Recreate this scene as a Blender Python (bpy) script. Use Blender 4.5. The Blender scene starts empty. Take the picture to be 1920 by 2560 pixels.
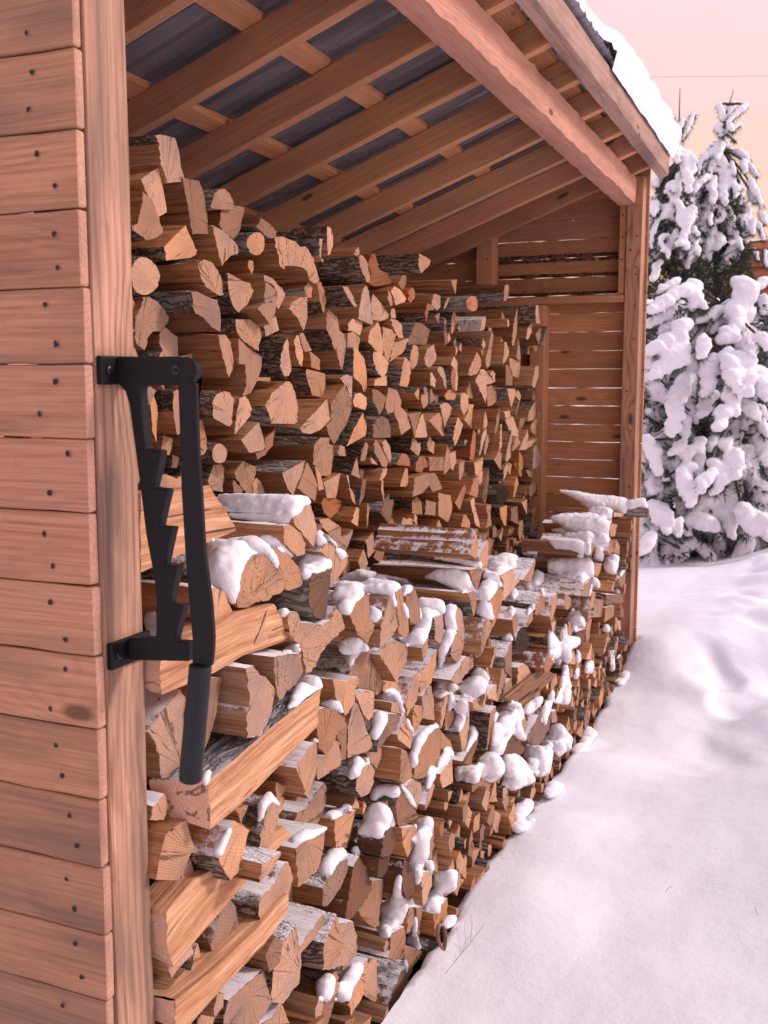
import bpy, bmesh, math, random
import numpy as np
from mathutils import Vector
from mathutils.bvhtree import BVHTree

# ------------------------------------------------------------------ camera
SC = bpy.context.scene
COL = SC.collection
FPX, CX, CY = 2600.0, 960.0, 1280.0          # focal length and centre in pixels of the 1920x2560 photograph
YAW, PIT = math.radians(23.5), math.radians(7.2)
CAM = np.array([0.84, -1.022, 1.21])
Fv = np.array([-math.sin(YAW) * math.cos(PIT), math.cos(YAW) * math.cos(PIT), -math.sin(PIT)])
Rv = np.array([math.cos(YAW), math.sin(YAW), 0.0])
Uv = np.cross(Rv, Fv)
cd = bpy.data.cameras.new("camera")
cam = bpy.data.objects.new("camera", cd)
COL.objects.link(cam)
cam.location = CAM
cam.rotation_euler = (math.radians(90) - PIT, 0, YAW)
cd.sensor_fit = 'VERTICAL'
cd.sensor_height = 36.0
cd.sensor_width = 27.0
cd.lens = 36.0 * FPX / 2560.0
cd.clip_start = 0.05
cd.clip_end = 2000
cd.dof.use_dof = True
cd.dof.focus_distance = 2.1
cd.dof.aperture_fstop = 11.0
SC.camera = cam

# ------------------------------------------------------------------ sky, sun, exposure
SUN_EL, SUN_AZ = math.radians(34), math.radians(62)     # azimuth from +y towards +x
W = bpy.data.worlds.new("World")
SC.world = W
W.use_nodes = True
wn, wl = W.node_tree.nodes, W.node_tree.links
wn.clear()
wo = wn.new('ShaderNodeOutputWorld')
bg = wn.new('ShaderNodeBackground')
sky = wn.new('ShaderNodeTexSky')
sky.sky_type = 'NISHITA'
sky.sun_disc = False
sky.sun_elevation = SUN_EL
sky.sun_rotation = SUN_AZ
sky.air_density = 1.5
sky.dust_density = 3.0
tc = wn.new('ShaderNodeTexCoord')
sep = wn.new('ShaderNodeSeparateXYZ')
wl.new(tc.outputs['Generated'], sep.inputs[0])
cl = wn.new('ShaderNodeTexNoise')
cl.inputs['Scale'].default_value = 2.2
cl.inputs['Detail'].default_value = 4
cmap = wn.new('ShaderNodeMapping')
cmap.inputs['Scale'].default_value = (1, 1, 2.5)
wl.new(tc.outputs['Generated'], cmap.inputs[0])
wl.new(cmap.outputs[0], cl.inputs['Vector'])
add = wn.new('ShaderNodeMath')
add.operation = 'MULTIPLY_ADD'
wl.new(cl.outputs['Fac'], add.inputs[0])
add.inputs[1].default_value = 0.16
wl.new(sep.outputs['Z'], add.inputs[2])
rp = wn.new('ShaderNodeValToRGB')
wl.new(add.outputs[0], rp.inputs[0])
e = rp.color_ramp.elements
e[0].position = 0.0
e[0].color = (1.05, 0.68, 0.50, 1)
e[1].position = 1.0
e[1].color = (0.84, 0.83, 1.06, 1)
for pos, c in ((0.14, (1.06, 0.70, 0.53, 1)), (0.29, (1.07, 0.705, 0.61, 1)), (0.35, (1.05, 0.725, 0.72, 1)), (0.43, (1.0, 0.75, 0.82, 1)), (0.55, (0.95, 0.80, 0.93, 1))):
    k = e.new(pos)
    k.color = c
sc9 = wn.new('ShaderNodeVectorMath')
sc9.operation = 'SCALE'
wl.new(rp.outputs[0], sc9.inputs[0])
sc9.inputs['Scale'].default_value = 7.5
mx = wn.new('ShaderNodeMix')
mx.data_type = 'RGBA'
mx.inputs[0].default_value = 0.93
wl.new(sky.outputs[0], mx.inputs[6])
wl.new(sc9.outputs[0], mx.inputs[7])
wl.new(mx.outputs[2], bg.inputs[0])
bg.inputs[1].default_value = 0.1
wl.new(bg.outputs[0], wo.inputs[0])

sd = bpy.data.lights.new("sun", 'SUN')
sd.energy = 1.8
sd.angle = math.radians(10)
sd.color = (1.0, 0.86, 0.77)
sun = bpy.data.objects.new("sun", sd)
COL.objects.link(sun)
sun.rotation_euler = Vector((-math.sin(SUN_AZ) * math.cos(SUN_EL), -math.cos(SUN_AZ) * math.cos(SUN_EL), -math.sin(SUN_EL))).to_track_quat('-Z', 'Y').to_euler()

SC.view_settings.view_transform = 'Standard'
SC.view_settings.look = 'None'
SC.view_settings.exposure = 0.45
SC.view_settings.gamma = 1.0
SC.cycles.max_bounces = 8
SC.cycles.diffuse_bounces = 5
SC.cycles.use_denoising = True

# ------------------------------------------------------------------ pixel <-> place
def ray(u, v):
    return Fv + Rv * (u - CX) / FPX + Uv * (CY - v) / FPX
def onx(u, v, x):
    r = ray(u, v)
    return CAM + r * (x - CAM[0]) / r[0]
def ony(u, v, y):
    r = ray(u, v)
    return CAM + r * (y - CAM[1]) / r[1]
def atd(u, v, d):
    return CAM + ray(u, v) * d
def depth(P):
    return float((np.asarray(P) - CAM) @ Fv)

# ------------------------------------------------------------------ materials
def mat(name):
    m = bpy.data.materials.new(name)
    m.use_nodes = True
    n = m.node_tree.nodes
    b = n['Principled BSDF']
    return m, n, m.node_tree.links, b

class G:
    """small helper to wire nodes"""
    def __init__(s, n, l):
        s.n, s.l = n, l
    def _in(s, sock, v):
        if hasattr(v, 'is_linked') or hasattr(v, 'links'):
            s.l.new(v, sock)
        else:
            sock.default_value = v
    def attr(s, name):
        a = s.n.new('ShaderNodeAttribute')
        a.attribute_name = name
        return a
    def math(s, op, a, b=0.0, c=0.0, clamp=False):
        m = s.n.new('ShaderNodeMath')
        m.operation = op
        m.use_clamp = clamp
        s._in(m.inputs[0], a)
        s._in(m.inputs[1], b)
        s._in(m.inputs[2], c)
        return m.outputs[0]
    def vec(s, op, a, b=(0, 0, 0)):
        m = s.n.new('ShaderNodeVectorMath')
        m.operation = op
        s._in(m.inputs[0], a)
        if op == 'SCALE':
            s._in(m.inputs['Scale'], b)
        else:
            s._in(m.inputs[1], b)
        return m.outputs[0]
    def noise(s, v, scale=1, detail=2, rough=.5):
        t = s.n.new('ShaderNodeTexNoise')
        s._in(t.inputs['Vector'], v)
        t.inputs['Scale'].default_value = scale
        t.inputs['Detail'].default_value = detail
        t.inputs['Roughness'].default_value = rough
        return t
    def vor(s, v, scale=1, feat='F1'):
        t = s.n.new('ShaderNodeTexVoronoi')
        t.feature = feat
        s._in(t.inputs['Vector'], v)
        t.inputs['Scale'].default_value = scale
        return t
    def ramp(s, f, stops, interp='LINEAR'):
        r = s.n.new('ShaderNodeValToRGB')
        r.color_ramp.interpolation = interp
        s._in(r.inputs[0], f)
        el = r.color_ramp.elements
        while len(el) < len(stops):
            el.new(0.5)
        for k, (p, c) in zip(el, stops):
            k.position = p
            k.color = c if len(c) == 4 else (*c, 1)
        return r.outputs[0]
    def mix(s, f, a, b, mode='MIX'):
        m = s.n.new('ShaderNodeMix')
        m.data_type = 'RGBA'
        m.blend_type = mode
        s._in(m.inputs[0], f)
        s._in(m.inputs[6], a if not isinstance(a, tuple) else (*a[:3], 1))
        s._in(m.inputs[7], b if not isinstance(b, tuple) else (*b[:3], 1))
        return m.outputs[2]
    def bump(s, h, strength=.3, dist=.002, normal=None):
        b = s.n.new('ShaderNodeBump')
        b.inputs['Strength'].default_value = strength
        b.inputs['Distance'].default_value = dist
        s._in(b.inputs['Height'], h)
        if normal is not None:
            s.l.new(normal, b.inputs['Normal'])
        return b.outputs[0]

def lumber(name, light, dark, grey=0.0, rough=.75, ringscale=38, ringamt=.30):
    m, n, l, b = mat(name)
    g = G(n, l)
    v = g.attr('guv').outputs['Vector']
    t = g.attr('tint')
    warp = g.noise(g.vec('MULTIPLY', v, (1.6, 9, 9)), 1, 2)
    kn = g.vor(g.vec('MULTIPLY', v, (3.2, 8, 8)), 1)
    kfac = g.ramp(kn.outputs['Distance'], [(0.06, (1, 1, 1)), (0.105, (0, 0, 0))])
    kwide = g.ramp(kn.outputs['Distance'], [(0.0, (1, 1, 1)), (0.42, (0, 0, 0))])
    w = g.vec('SUBTRACT', warp.outputs['Color'], (.5, .5, .5))
    p = g.vec('ADD', g.vec('MULTIPLY', v, (.075, 1, 1)), g.vec('SCALE', w, .042))
    p = g.vec('ADD', p, g.vec('MULTIPLY', kwide, (0, .018, .018)))
    wv = n.new('ShaderNodeTexWave')
    wv.wave_type = 'RINGS'
    wv.rings_direction = 'X'
    wv.inputs['Scale'].default_value = ringscale
    wv.inputs['Distortion'].default_value = 1.2
    wv.inputs['Detail'].default_value = 2
    l.new(p, wv.inputs['Vector'])
    ring = g.math('POWER', wv.outputs['Fac'], 2.2)
    fib = g.noise(g.vec('MULTIPLY', v, (5, 260, 260)), 1, 3, .6).outputs['Fac']
    blot = g.noise(g.vec('MULTIPLY', v, (2.2, 10, 10)), 1, 4, .6).outputs['Fac']
    blot2 = g.noise(g.vec('MULTIPLY', g.vec('ADD', v, (3, 5, 1)), (4.5, 16, 16)), 1, 3, .6).outputs['Fac']
    f = g.math('ADD', g.math('MULTIPLY', ring, g.math('MULTIPLY', g.ramp(blot2, [(.3, (.25, .25, .25)), (.7, (1, 1, 1))]), ringamt)), g.math('MULTIPLY', g.math('SUBTRACT', fib, .43), 2.0), clamp=True)
    c = g.mix(f, light, dark)
    c = g.mix(g.math('MULTIPLY', g.ramp(blot, [(.38, (0, 0, 0)), (.72, (1, 1, 1))]), .45), c, tuple(.62 * x for x in light))
    if grey:
        gs = g.noise(g.vec('MULTIPLY', v, (1.7, 34, 34)), 1, 4, .65).outputs['Fac']
        c = g.mix(g.math('MULTIPLY', g.math('MULTIPLY', g.ramp(blot, [(.43, (0, 0, 0)), (.58, (1, 1, 1))]), g.ramp(gs, [(.35, (0, 0, 0)), (.6, (1, 1, 1))])), grey), c, (.12, .085, .07))
        sm = g.noise(g.vec('MULTIPLY', v, (16, 22, 22)), 1, 5, .7).outputs['Fac']
        c = g.mix(g.math('MULTIPLY', g.ramp(sm, [(.60, (0, 0, 0)), (.74, (1, 1, 1))]), .5 * grey + .1), c, (.13, .075, .05))
    c = g.mix(g.math('MULTIPLY', kfac, .85), c, (.10, .045, .028))
    c = g.mix(1.0, c, t.outputs['Color'], 'MULTIPLY')
    l.new(c, b.inputs['Base Color'])
    b.inputs['Roughness'].default_value = rough
    b.inputs['Specular IOR Level'].default_value = .25
    l.new(g.bump(g.math('ADD', g.math('MULTIPLY', fib, .7), g.math('MULTIPLY', ring, -.5)), .35, .0012), b.inputs['Normal'])
    return m


def dusted(g, n, l, c):
    """powder snow lying on what faces up, only where the piece carries the 'dust' value"""
    a = g.attr('dust').outputs['Fac']
    ge = n.new('ShaderNodeNewGeometry')
    sz = n.new('ShaderNodeSeparateXYZ')
    l.new(ge.outputs['Normal'], sz.inputs[0])
    nz = g.noise(ge.outputs['Position'], 38, 5, .75).outputs['Fac']
    k = g.math('ADD', g.math('MULTIPLY', sz.outputs['Z'], .75), g.math('MULTIPLY', g.math('SUBTRACT', nz, .5), 1.7))
    k = g.math('MULTIPLY', g.ramp(k, [(.42, (0, 0, 0)), (.60, (1, 1, 1))]), a)
    return g.mix(k, c, (.84, .82, .87))

M = {}
M['board'] = lumber('weathered_board', (.48, .235, .140), (.23, .095, .054), .5)
M['post'] = lumber('pine_post', (.58, .325, .222), (.26, .12, .072), .7, .75, 24, .75)
M['inside'] = lumber('inside_timber', (.60, .295, .155), (.32, .13, .06), .15)
M['boardend'] = lumber('board_end_grain', (.60, .32, .235), (.36, .17, .115), .25, .9)
M['beam'] = lumber('rough_beam', (.62, .33, .235), (.36, .165, .11), .18)
M['greyboard'] = lumber('grey_board', (.46, .30, .235), (.27, .17, .14), .6)

def plain(name, col, rough=.5, metal=0.0, spec=.5):
    m, n, l, b = mat(name)
    b.inputs['Base Color'].default_value = (*col, 1)
    b.inputs['Roughness'].default_value = rough
    b.inputs['Metallic'].default_value = metal
    b.inputs['Specular IOR Level'].default_value = spec
    return m, n, l, b
M['nail'] = plain('nail_iron', (.030, .022, .022), .55, .6)[0]
# log side, split wood
def split_wood(name):
    m, n, l, b = mat(name)
    g = G(n, l)
    v = g.attr('guv').outputs['Vector']
    t = g.attr('tint')
    w = g.noise(g.vec('MULTIPLY', v, (3, 14, 14)), 1, 2)
    p = g.vec('ADD', g.vec('MULTIPLY', v, (1, 1, 1)), g.vec('SCALE', g.vec('SUBTRACT', w.outputs['Color'], (.5, .5, .5)), .016))
    s1 = g.noise(g.vec('MULTIPLY', p, (3.5, 110, 110)), 1, 5, .66).outputs['Fac']
    s2 = g.noise(g.vec('MULTIPLY', p, (6, 330, 330)), 1, 2, .6).outputs['Fac']
    bl = g.noise(g.vec('MULTIPLY', v, (5, 22, 22)), 1, 3, .6).outputs['Fac']
    crk = g.noise(g.vec('MULTIPLY', p, (3.5, 120, 120)), 1, 1, .5).outputs['Fac']
    c = g.ramp(s1, [(.26, (.15, .062, .029)), (.44, (.40, .18, .085)), (.58, (.54, .28, .145)), (.78, (.70, .42, .245))])
    c = g.mix(g.math('MULTIPLY', g.ramp(s2, [(.40, (1, 1, 1)), (.62, (0, 0, 0))]), .38), c, (.22, .105, .05))
    c = g.mix(g.math('MULTIPLY', g.ramp(bl, [(.5, (0, 0, 0)), (.72, (1, 1, 1))]), .55), c, (.30, .125, .045))
    c = g.mix(g.ramp(crk, [(.26, (1, 1, 1)), (.30, (0, 0, 0))]), c, (.055, .028, .016))
    c = dusted(g, n, l, g.mix(1.0, c, t.outputs['Color'], 'MULTIPLY'))
    l.new(c, b.inputs['Base Color'])
    b.inputs['Roughness'].default_value = .8
    b.inputs['Specular IOR Level'].default_value = .2
    h = g.math('ADD', g.math('MULTIPLY', s1, 1.2), g.math('MULTIPLY', s2, .5))
    l.new(g.bump(h, .75, .004), b.inputs['Normal'])
    return m
M['split'] = split_wood('split_wood')

def end_grain(name):
    m, n, l, b = mat(name)
    g = G(n, l)
    v = g.attr('guv').outputs['Vector']
    t = g.attr('tint')
    sp = n.new('ShaderNodeSeparateXYZ')
    l.new(v, sp.inputs[0])
    a = g.attr('sawdir').outputs['Vector']         # per log: direction of the saw marks
    w = g.noise(g.vec('MULTIPLY', v, (0, 40, 40)), 1, 3).outputs['Fac']
    rr = g.vec('MULTIPLY', v, (0, 1, 1))
    ln = n.new('ShaderNodeVectorMath')
    ln.operation = 'LENGTH'
    l.new(rr, ln.inputs[0])
    ring = g.math('SINE', g.math('ADD', g.math('MULTIPLY', ln.outputs['Value'], 1100), g.math('MULTIPLY', w, 9)))
    dt = n.new('ShaderNodeVectorMath')
    dt.operation = 'DOT_PRODUCT'
    l.new(v, dt.inputs[0])
    l.new(a, dt.inputs[1])
    saw = g.math('SINE', g.math('ADD', g.math('MULTIPLY', dt.outputs['Value'], 1050), g.math('MULTIPLY', w, 9)))
    rl = n.new('ShaderNodeVectorMath')
    rl.operation = 'LENGTH'
    l.new(a, rl.inputs[0])
    sawamt = g.math('MULTIPLY', g.math('SUBTRACT', rl.outputs['Value'], .8), .62, clamp=True)
    fine = g.noise(g.vec('MULTIPLY', v, (0, 300, 300)), 1, 4, .7).outputs['Fac']
    bl = g.noise(g.vec('MULTIPLY', v, (0, 30, 30)), 1, 3, .6).outputs['Fac']
    spk = g.vor(g.vec('MULTIPLY', v, (0, 170, 170)), 1)
    c = g.ramp(fine, [(.25, (.31, .155, .092)), (.5, (.49, .275, .18)), (.75, (.63, .395, .28))])
    c = g.mix(g.math('MULTIPLY', g.math('MULTIPLY_ADD', ring, .5, .5), .22), c, (.42, .22, .12))
    c = g.mix(g.math('MULTIPLY', g.math('POWER', g.math('MULTIPLY_ADD', saw, .5, .5), 3), sawamt), c, (.26, .125, .075))
    c = g.mix(g.math('MULTIPLY', g.ramp(bl, [(.46, (0, 0, 0)), (.7, (1, 1, 1))]), .5), c, (.45, .225, .115))
    rad = g.ramp(spk.outputs['Distance'], [(.18, (1, 1, 1)), (.34, (0, 0, 0))])
    on = g.math('GREATER_THAN', g.noise(g.vec('MULTIPLY', v, (0, 60, 60)), 1, 2).outputs['Fac'], .47)
    c = g.mix(g.math('MULTIPLY', g.math('MULTIPLY', rad, on), t.outputs['Alpha']), c, (.10, .05, .03))
    ang = g.math('ARCTAN2', sp.outputs['Y'], sp.outputs['Z'])
    cv = n.new('ShaderNodeCombineXYZ')
    l.new(g.math('MULTIPLY', ang, 1.6), cv.inputs[0])
    l.new(sp.outputs['X'], cv.inputs[1])
    l.new(g.math('MULTIPLY', w, .25), cv.inputs[2])
    cn = g.noise(cv.outputs[0], 1.7, 2, .5).outputs['Fac']
    c = g.mix(g.math('MULTIPLY', g.ramp(g.math('ABSOLUTE', g.math('SUBTRACT', cn, .5)), [(.004, (1, 1, 1)), (.012, (0, 0, 0))]), .8), c, (.07, .035, .02))
    wx = g.noise(g.vec('ADD', g.vec('MULTIPLY', v, (0, 11, 11)), (7, 3, 1)), 1, 3, .6).outputs['Fac']
    c = g.mix(g.math('MULTIPLY', g.ramp(wx, [(.48, (0, 0, 0)), (.70, (1, 1, 1))]), .55), c, (.27, .18, .14))
    c = g.mix(1.0, c, t.outputs['Color'], 'MULTIPLY')
    l.new(c, b.inputs['Base Color'])
    b.inputs['Roughness'].default_value = .85
    b.inputs['Specular IOR Level'].default_value = .15
    h = g.math('ADD', g.math('MULTIPLY', g.math('MULTIPLY', saw, sawamt), 1.2), g.math('MULTIPLY', fine, .6))
    l.new(g.bump(h, .35, .0012), b.inputs['Normal'])
    return m
M['end'] = end_grain('sawn_end_grain')

def bark(name, c0, c1, c2, scale=1.0, lich=.62):
    m, n, l, b = mat(name)
    g = G(n, l)
    v = g.attr('guv').outputs['Vector']
    w = g.noise(g.vec('MULTIPLY', v, (30, 40, 40)), 1, 3)
    p = g.vec('ADD', v, g.vec('SCALE', g.vec('SUBTRACT', w.outputs['Color'], (.5, .5, .5)), .03))
    vo = g.vor(g.vec('MULTIPLY', p, (11 * scale, 85 * scale, 85 * scale)), 1, 'DISTANCE_TO_EDGE')
    fi = g.noise(g.vec('MULTIPLY', v, (90, 200, 200)), 1, 4, .65).outputs['Fac']
    li = g.noise(g.vec('MULTIPLY', v, (35, 60, 60)), 1, 4, .7).outputs['Fac']
    h = g.math('ADD', g.ramp(vo.outputs['Distance'], [(0, (0, 0, 0)), (.30, (1, 1, 1))]), g.math('MULTIPLY', fi, 1.1))
    c = g.ramp(h, [(.35, c0), (1.0, c1), (1.6, c2)])
    c = g.mix(g.math('MULTIPLY', g.ramp(li, [(lich, (0, 0, 0)), (lich + .05, (1, 1, 1))]), .75), c, (.34, .32, .27))
    c = dusted(g, n, l, g.mix(1.0, c, g.attr('tint').outputs['Color'], 'MULTIPLY'))
    l.new(c, b.inputs['Base Color'])
    b.inputs['Roughness'].default_value = .9
    b.inputs['Specular IOR Level'].default_value = .2
    l.new(g.bump(h, 1.0, .006), b.inputs['Normal'])
    return m
M['bark'] = bark('rough_bark', (.022, .015, .012), (.17, .115, .085), (.28, .215, .17))
M['greybark'] = bark('grey_bark', (.07, .058, .052), (.21, .18, .165), (.32, .29, .27), .7, .66)
def birch():
    m, n, l, b = mat('birch_bark')
    g = G(n, l)
    v = g.attr('guv').outputs['Vector']
    li = g.noise(g.vec('MULTIPLY', v, (110, 22, 22)), 1, 3, .6).outputs['Fac']
    bl = g.noise(g.vec('MULTIPLY', v, (14, 30, 30)), 1, 4, .6).outputs['Fac']
    c = g.ramp(li, [(.33, (.09, .07, .065)), (.40, (.52, .45, .43)), (.7, (.68, .62, .60))])
    c = g.mix(g.ramp(bl, [(.58, (0, 0, 0)), (.66, (1, 1, 1))]), c, (.10, .075, .065))
    l.new(c, b.inputs['Base Color'])
    b.inputs['Roughness'].default_value = .7
    l.new(g.bump(bl, .5, .003), b.inputs['Normal'])
    return m
M['birch'] = birch()

def snow_mat(name, sc=1.0, bump=.35):
    m, n, l, b = mat(name)
    g = G(n, l)
    co = n.new('ShaderNodeNewGeometry').outputs['Position']
    a = g.noise(co, 160 * sc, 4, .7).outputs['Fac']
    c2 = g.noise(co, 22 * sc, 3, .6).outputs['Fac']
    b.inputs['Base Color'].default_value = (.86, .845, .90, 1)
    b.inputs['Roughness'].default_value = .75
    b.inputs['Specular IOR Level'].default_value = .25
    b.inputs['Subsurface Weight'].default_value = .25
    b.inputs['Subsurface Radius'].default_value = (.02, .018, .018)
    b.inputs['Subsurface Scale'].default_value = .6
    h = g.math('ADD', g.math('MULTIPLY', a, .5), g.math('MULTIPLY', c2, 1.6))
    l.new(g.bump(h, bump, .006), b.inputs['Normal'])
    return m
M['snow'] = snow_mat('fresh_snow', 1.0, .45)
M['snowground'] = snow_mat('snow_field', .8, .42)
M['black'], _n, _l, _b = plain('black_powder_coat', (.008, .007, .009), .52, 0, .20)
_g = G(_n, _l)
_l.new(_g.bump(_g.noise(_n.new('ShaderNodeNewGeometry').outputs['Position'], 900, 2).outputs['Fac'], .25, .0006), _b.inputs['Normal'])
M['grip'] = plain('rubber_grip', (.014, .014, .018), .55, 0, .28)[0]
M['steel'] = plain('bolt_steel', (.05, .045, .05), .35, .8)[0]
m_, n_, l_, b_ = plain('roof_steel', (.20, .175, .18), .34, .45)
g_ = G(n_, l_)
co_ = n_.new('ShaderNodeNewGeometry').outputs['Position']
dd = g_.noise(g_.vec('MULTIPLY', co_, (2.0, 9, 2)), 1, 4, .6).outputs['Fac']
l_.new(g_.ramp(dd, [(.3, (.17, .165, .19)), (.7, (.33, .325, .37))]), b_.inputs['Base Color'])
l_.new(g_.math('MULTIPLY_ADD', dd, .3, .1), b_.inputs['Roughness'])
M['roof'] = m_
def needle_mat():
    m, n, l, b = mat('conifer_needles')
    g = G(n, l)
    t = g.attr('tint')
    l.new(g.mix(1.0, (.060, .078, .048), t.outputs['Color'], 'MULTIPLY'), b.inputs['Base Color'])
    b.inputs['Roughness'].default_value = .7
    return m
M['needle'] = needle_mat()
M['trunk'] = bark('conifer_bark', (.03, .022, .02), (.11, .08, .07), (.16, .13, .11), .4, .8)
M['straw'] = plain('dry_straw', (.34, .22, .14), .8)[0]
M['wire'] = plain('wire_grey', (.55, .46, .48), .6)[0]
M['cabin'] = lumber('cabin_logs', (.42, .15, .075), (.25, .08, .04), 0)

# ------------------------------------------------------------------ mesh builder
rng = np.random.default_rng(11)
random.seed(5)

class MB:
    def __init__(s):
        s.v, s.f, s.m, s.g, s.t = [], [], [], [], []
        s.slots = []
        s.saw = None
        s.dust = None
    def slot(s, m):
        if m not in s.slots:
            s.slots.append(m)
        return s.slots.index(m)
    def add(s, verts, faces, m, guv, tint=(1, 1, 1, 0)):
        o = len(s.v)
        s.v += [tuple(map(float, p)) for p in verts]
        s.g += [tuple(map(float, p)) for p in guv]
        s.t += [tuple(tint)] * len(verts)
        k = s.slot(m)
        for f in faces:
            s.f.append(tuple(i + o for i in f))
            s.m.append(k)
        return o
    def box(s, lo, hi, m, axis=0, tint=None, seg=1, jit=0.0, off=None, endm=None):
        """axis aligned board whose grain runs along `axis`; cut into `seg` lengths with wandering edges"""
        lo, hi = np.array(lo, float), np.array(hi, float)
        a = axis
        b, c = [i for i in range(3) if i != a]
        if tint is None:
            k = 1 + rng.normal(0, .07)
            tint = (k * (1 + rng.normal(0, .02)), k, k * (1 + rng.normal(0, .03)), 0)
        off = rng.uniform(-.12, .12, 3) + np.array([rng.uniform(-40, 40), 0, 0]) if off is None else off
        verts, guv = [], []
        for i in range(seg + 1):
            x = lo[a] + (hi[a] - lo[a]) * i / seg
            for (q, r) in ((0, 0), (1, 0), (1, 1), (0, 1)):
                p = np.zeros(3)
                p[a] = x
                p[b] = (lo, hi)[q][b] + rng.normal(0, jit)
                p[c] = (lo, hi)[r][c] + rng.normal(0, jit)
                verts.append(p)
                d = p - (lo + hi) / 2
                guv.append(np.array([d[a], d[b], d[c]]) + off)
        F = []
        for i in range(seg):
            for j in range(4):
                F.append((4 * i + j, 4 * i + (j + 1) % 4, 4 * (i + 1) + (j + 1) % 4, 4 * (i + 1) + j))
        F += [(0, 1, 2, 3), tuple(4 * seg + k for k in (3, 2, 1, 0))]
        s.add(verts, F, m, guv, tint)
        if endm is not None:
            s.m[-1] = s.m[-2] = s.slot(endm)
        return len(s.v) - len(verts)
    def tube(s, pts, rad, m, n=8, cap=True, tint=(1, 1, 1, 0)):
        pts = [np.array(p, float) for p in pts]
        rad = rad if hasattr(rad, '__len__') else [rad] * len(pts)
        verts, F, guv = [], [], []
        L = 0
        for i, p in enumerate(pts):
            d = pts[min(i + 1, len(pts) - 1)] - pts[max(i - 1, 0)]
            d /= (np.linalg.norm(d) + 1e-9)
            up = np.array([0, 0, 1.0]) if abs(d[2]) < .9 else np.array([1.0, 0, 0])
            x = np.cross(up, d)
            x /= np.linalg.norm(x)
            y = np.cross(d, x)
            if i:
                L += np.linalg.norm(p - pts[i - 1])
            for k in range(n):
                th = 2 * math.pi * k / n
                q = x * math.cos(th) + y * math.sin(th)
                verts.append(p + q * rad[i])
                guv.append((L, math.cos(th) * rad[i], math.sin(th) * rad[i]))
        for i in range(len(pts) - 1):
            for k in range(n):
                F.append((i * n + k, i * n + (k + 1) % n, (i + 1) * n + (k + 1) % n, (i + 1) * n + k))
        if cap:
            F.append(tuple(range(n))[::-1])
            F.append(tuple((len(pts) - 1) * n + k for k in range(n)))
        s.add(verts, F, m, guv, tint)
    def build(s, name, parent=None, loc=None, bevel=0.0, angle=None, recalc=True):
        """ONE mesh object; under a parent its verts are kept relative to that parent"""
        me = bpy.data.meshes.new(name)
        v = np.array(s.v, float)
        p, off = parent, np.zeros(3)
        while p is not None:
            off += np.array(p.location)
            p = p.parent
        if loc is not None:
            off += np.array(loc) - (off if parent is not None else 0)
        v = v - off
        me.from_pydata(v.tolist(), [], s.f)
        for m in s.slots:
            me.materials.append(m)
        me.polygons.foreach_set('material_index', s.m)
        a = me.attributes.new('guv', 'FLOAT_VECTOR', 'POINT')
        a.data.foreach_set('vector', np.array(s.g, np.float32).ravel())
        a = me.attributes.new('tint', 'FLOAT_COLOR', 'POINT')
        a.data.foreach_set('color', np.array(s.t, np.float32).ravel())
        if s.saw is not None:
            a = me.attributes.new('sawdir', 'FLOAT_VECTOR', 'POINT')
            sw = np.array(s.saw, np.float32)
            if sw.ndim == 1:
                sw = np.tile(sw, (len(v), 1))
            a.data.foreach_set('vector', sw.ravel())
        if s.dust is not None:
            a = me.attributes.new('dust', 'FLOAT', 'POINT')
            a.data.foreach_set('value', np.full(len(v), s.dust, np.float32) if not hasattr(s.dust, '__len__') else np.array(s.dust, np.float32))
        if recalc:
            bm = bmesh.new()
            bm.from_mesh(me)
            bmesh.ops.recalc_face_normals(bm, faces=bm.faces)
            bm.to_mesh(me)
            bm.free()
        if angle:
            me.polygons.foreach_set('use_smooth', [True] * len(me.polygons))
            me.update()
            me.set_sharp_from_angle(angle=math.radians(angle))
        me.update()
        o = bpy.data.objects.new(name, me)
        COL.objects.link(o)
        if loc is not None:
            o.location = loc
        o.parent = parent
        if bevel:
            md = o.modifiers.new('bevel', 'BEVEL')
            md.width = bevel
            md.segments = 2
            md.limit_method = 'ANGLE'
            md.angle_limit = math.radians(40)
        return o

def thing(name, label, cat, loc=(0, 0, 0), group=None):
    o = bpy.data.objects.new(name, None)
    COL.objects.link(o)
    o.location = loc
    o.empty_display_size = .1
    tag(o, label, cat, group)
    return o
def tag(o, label, cat, group=None, kind=None):
    o['label'] = label
    o['category'] = cat
    if group:
        o['group'] = group
    if kind:
        o['kind'] = kind
    return o

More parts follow.
